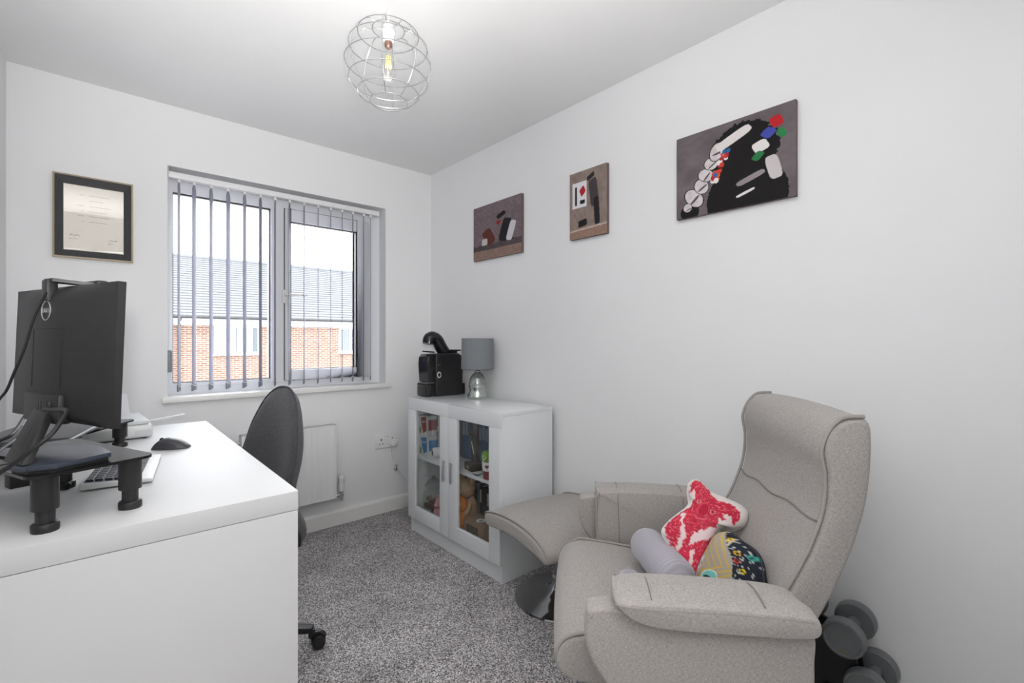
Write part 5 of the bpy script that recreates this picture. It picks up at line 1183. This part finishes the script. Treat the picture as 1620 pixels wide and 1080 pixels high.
def ppaint(U, V):
    x = (U-960)*5.143; y = (V-740)*5.143
    C = np.tile(srgb(168, 158, 146), (len(U), 1))
    st_ = ((x*.93-y*.36)/48) % 1; C[(st_ < .22)] = srgb(206, 172, 60)
    lo = y > 805+.03*(x-900); st2 = ((x*.15+y)/40) % 1; C[lo] = srgb(172, 160, 140); C[lo & (st2 < .3)] = srgb(210, 176, 56)
    dk_ = x > 1000+.50*(y-520)*(y < 760)+120*(y >= 760); C[dk_] = srgb(30, 32, 44)
    g_ = dk_ & ((((x+.3*y)/52) % 1 < .06) | (((y-.35*x)/56) % 1 < .06)); C[g_] = srgb(190, 196, 196)
    for (cx, cy, c) in ((1060, 595, (208, 176, 50)), (1140, 700, (208, 170, 40)), (1185, 845, (220, 196, 40)), (1150, 765, (190, 60, 40)), (1225, 740, (60, 150, 140)), (1190, 945, (50, 150, 140))):
        q = blob(x, y, cx, cy, 26, 16, .6) & ~blob(x, y, cx, cy, 16, 8, .6); C[q & dk_] = srgb(*c)
    m_ = x < 880-.45*(y-740)*(y > 740)+.0*y; m_ &= y > 720; C[m_] = srgb(206, 214, 216)
    C[m_ & (vnoise(x/100, y/100, 12, 4) > .68)] = srgb(120, 130, 140); C[m_ & (x < 800) & (vnoise(x/100, y/100, 8, 9) > .5)] = srgb(150, 206, 206)
    q = blob(x, y, 930, 885, 72, 55); C[q] = srgb(222, 226, 226); q = blob(x, y, 930, 885, 62, 46) ; C[q] = srgb(120, 196, 190); q = blob(x, y, 918, 905, 40, 28, .5); C[q] = srgb(30, 34, 48)
    return C
pt, ps = pillow('patchwork_cushion', 'patchwork cushion with yellow stripes and black grid behind the koala', pat, cw(-.405, 1.25, .50), (-fdir*.092-sdir*.185).normalized(), (sdir*.02-fdir*.05+Vector((0, 0, .25))).normalized(), .042, ppaint, M_attr, back=(.03, .03, .04))
ps.build('seam', pmat('dark_seam', (.05, .05, .06), .9), pt, smooth=True)
def ribmat():
    m = bpy.data.materials.new('mauve_grey_plush'); m.use_nodes = True; t_ = m.node_tree; N = t_.nodes; L = t_.links; b = N['Principled BSDF']; b.inputs['Roughness'].default_value = .95; b.inputs['Sheen Weight'].default_value = .3
    tc = N.new('ShaderNodeTexCoord'); wv2 = N.new('ShaderNodeTexWave'); wv2.bands_direction = 'Z'; wv2.inputs['Scale'].default_value = 26; wv2.inputs['Distortion'].default_value = 2.5; L.new(tc.outputs['Object'], wv2.inputs[0])
    r = N.new('ShaderNodeValToRGB'); r.color_ramp.elements[0].color = (.335, .318, .362, 1); r.color_ramp.elements[1].color = (.40, .383, .43, 1); L.new(wv2.outputs['Fac'], r.inputs[0]); L.new(r.outputs[0], b.inputs['Base Color'])
    bp = N.new('ShaderNodeBump'); bp.inputs['Strength'].default_value = .18; bp.inputs['Distance'].default_value = .003; L.new(wv2.outputs['Fac'], bp.inputs['Height']); L.new(bp.outputs[0], b.inputs['Normal']); return m
A_ = onz(.545, 1020, 858); B_ = onz(.545, 1068, 912); ax = (B_-A_); ax.z = 0; LB = ax.length+.03; ax.normalize()
bt = thing('bolster_cushion', 'mauve grey ribbed bolster roll lying on the armchair seat', 'cushion', A_)
yv2 = Vector((0, 0, 1)); xv2 = yv2.cross(ax).normalized()
M_rib = ribmat()
MB().lathe([(0, -.012), (.031, -.010), (.047, 0.002), (.053, .02), (.054, LB*.5), (.053, LB-.02), (.047, LB-.004), (.028, LB+.006), (0, LB+.01)], 40, cap=False).build('bolster_roll', M_rib, bt, smooth=True, mx=frame_mx(Vector((0, 0, 0)), xv2, yv2, ax))
e_ = onz(.512, 994, 914); MB().ball(e_-A_, (.034, .028, .022), 18, 12).build('bolster_flap', M_rib, bt, smooth=True)

# ============================================================= dumbbells on a rack
M_db = pmat('grey_vinyl', (.165, .176, .182), .42, noise=.12, nscale=40)
def dumbbell(label, y, z, x0=-.235, x1=-.068, rd_=.054, mark=False):
    t = thing('dumbbell', label, 'dumbbell', (x0, y, z), 0, 'grey dumbbells on the rack')
    L2 = x1-x0
    def lx(prof, name, mat):
        mb = MB(); mb.mx = Matrix.Rotation(R(90), 4, 'Y'); mb.lathe(prof, 40); return mb.build(name, mat, t, smooth=True)
    lx([(.016, .03), (.0175, L2*.5), (.016, L2-.03)], 'handle', M_db)
    for a, b, sg in ((0, .038, 1), (L2, L2-.038, -1)):
        h1 = lx([(rd_*.36, a+.001*sg), (rd_*.38, a+.003*sg), (rd_*.80, a+.003*sg), (rd_*.84, a), (rd_*.94, a+.001*sg), (rd_, a+.008*sg), (rd_, b-.008*sg), (rd_*.93, b), (rd_*.3, b-.002*sg)], 'weight_disc', M_db)
        lx([(rd_*.40, a+.0022*sg), (rd_*.40, a+.0015*sg), (rd_*.36, a+.0015*sg)], 'disc_boss', M_db)
    if mark:                                                  # worn brass-coloured stamp, too small to read
        mk = MB()
        for k in range(5): mk.box(.0008, .0014, -.009+k*.004, -.0066+k*.004, -rd_*.66-.002*(k % 2), -rd_*.66+.0055)
        mk.build('weight_mark', pmat('brass_ink', (.26, .19, .08), .5), t)
    return t
dumbbell('grey vinyl dumbbell on the middle of the rack, nearest the armchair arm', -2.61, .318, mark=True)
dumbbell('grey vinyl dumbbell lowest on the rack beside the wall', -2.664, .196)
dumbbell('grey vinyl dumbbell at the back of the rack behind the armchair', -2.482, .332)
rk = thing('dumbbell_rack', 'black stepped dumbbell rack standing against the wall', 'rack', (-.152, -2.56, 0))
sp = [(-.155, 0), (-.128, .175), (-.080, .175), (-.070, .298), (-.028, .298), (.03, .312), (.105, .312), (.16, 0)]
for x in (-.035, .022):
    mb = MB(); n = len(sp); mb.put([(x, a, b) for a, b in sp]+[(x+.012, a, b) for a, b in sp], [list(range(n)), list(range(n, 2*n))[::-1]]+[(i, (i+1) % n, n+(i+1) % n, n+i) for i in range(n)]); mb.build('side_plate', M_black, rk)
for a, b in ((-.12, .02), (.0, .12), (.13, .02)): MB().box(-.035, .034, a-.006, a+.006, b, b+.03).build('cross_bar', M_black, rk)
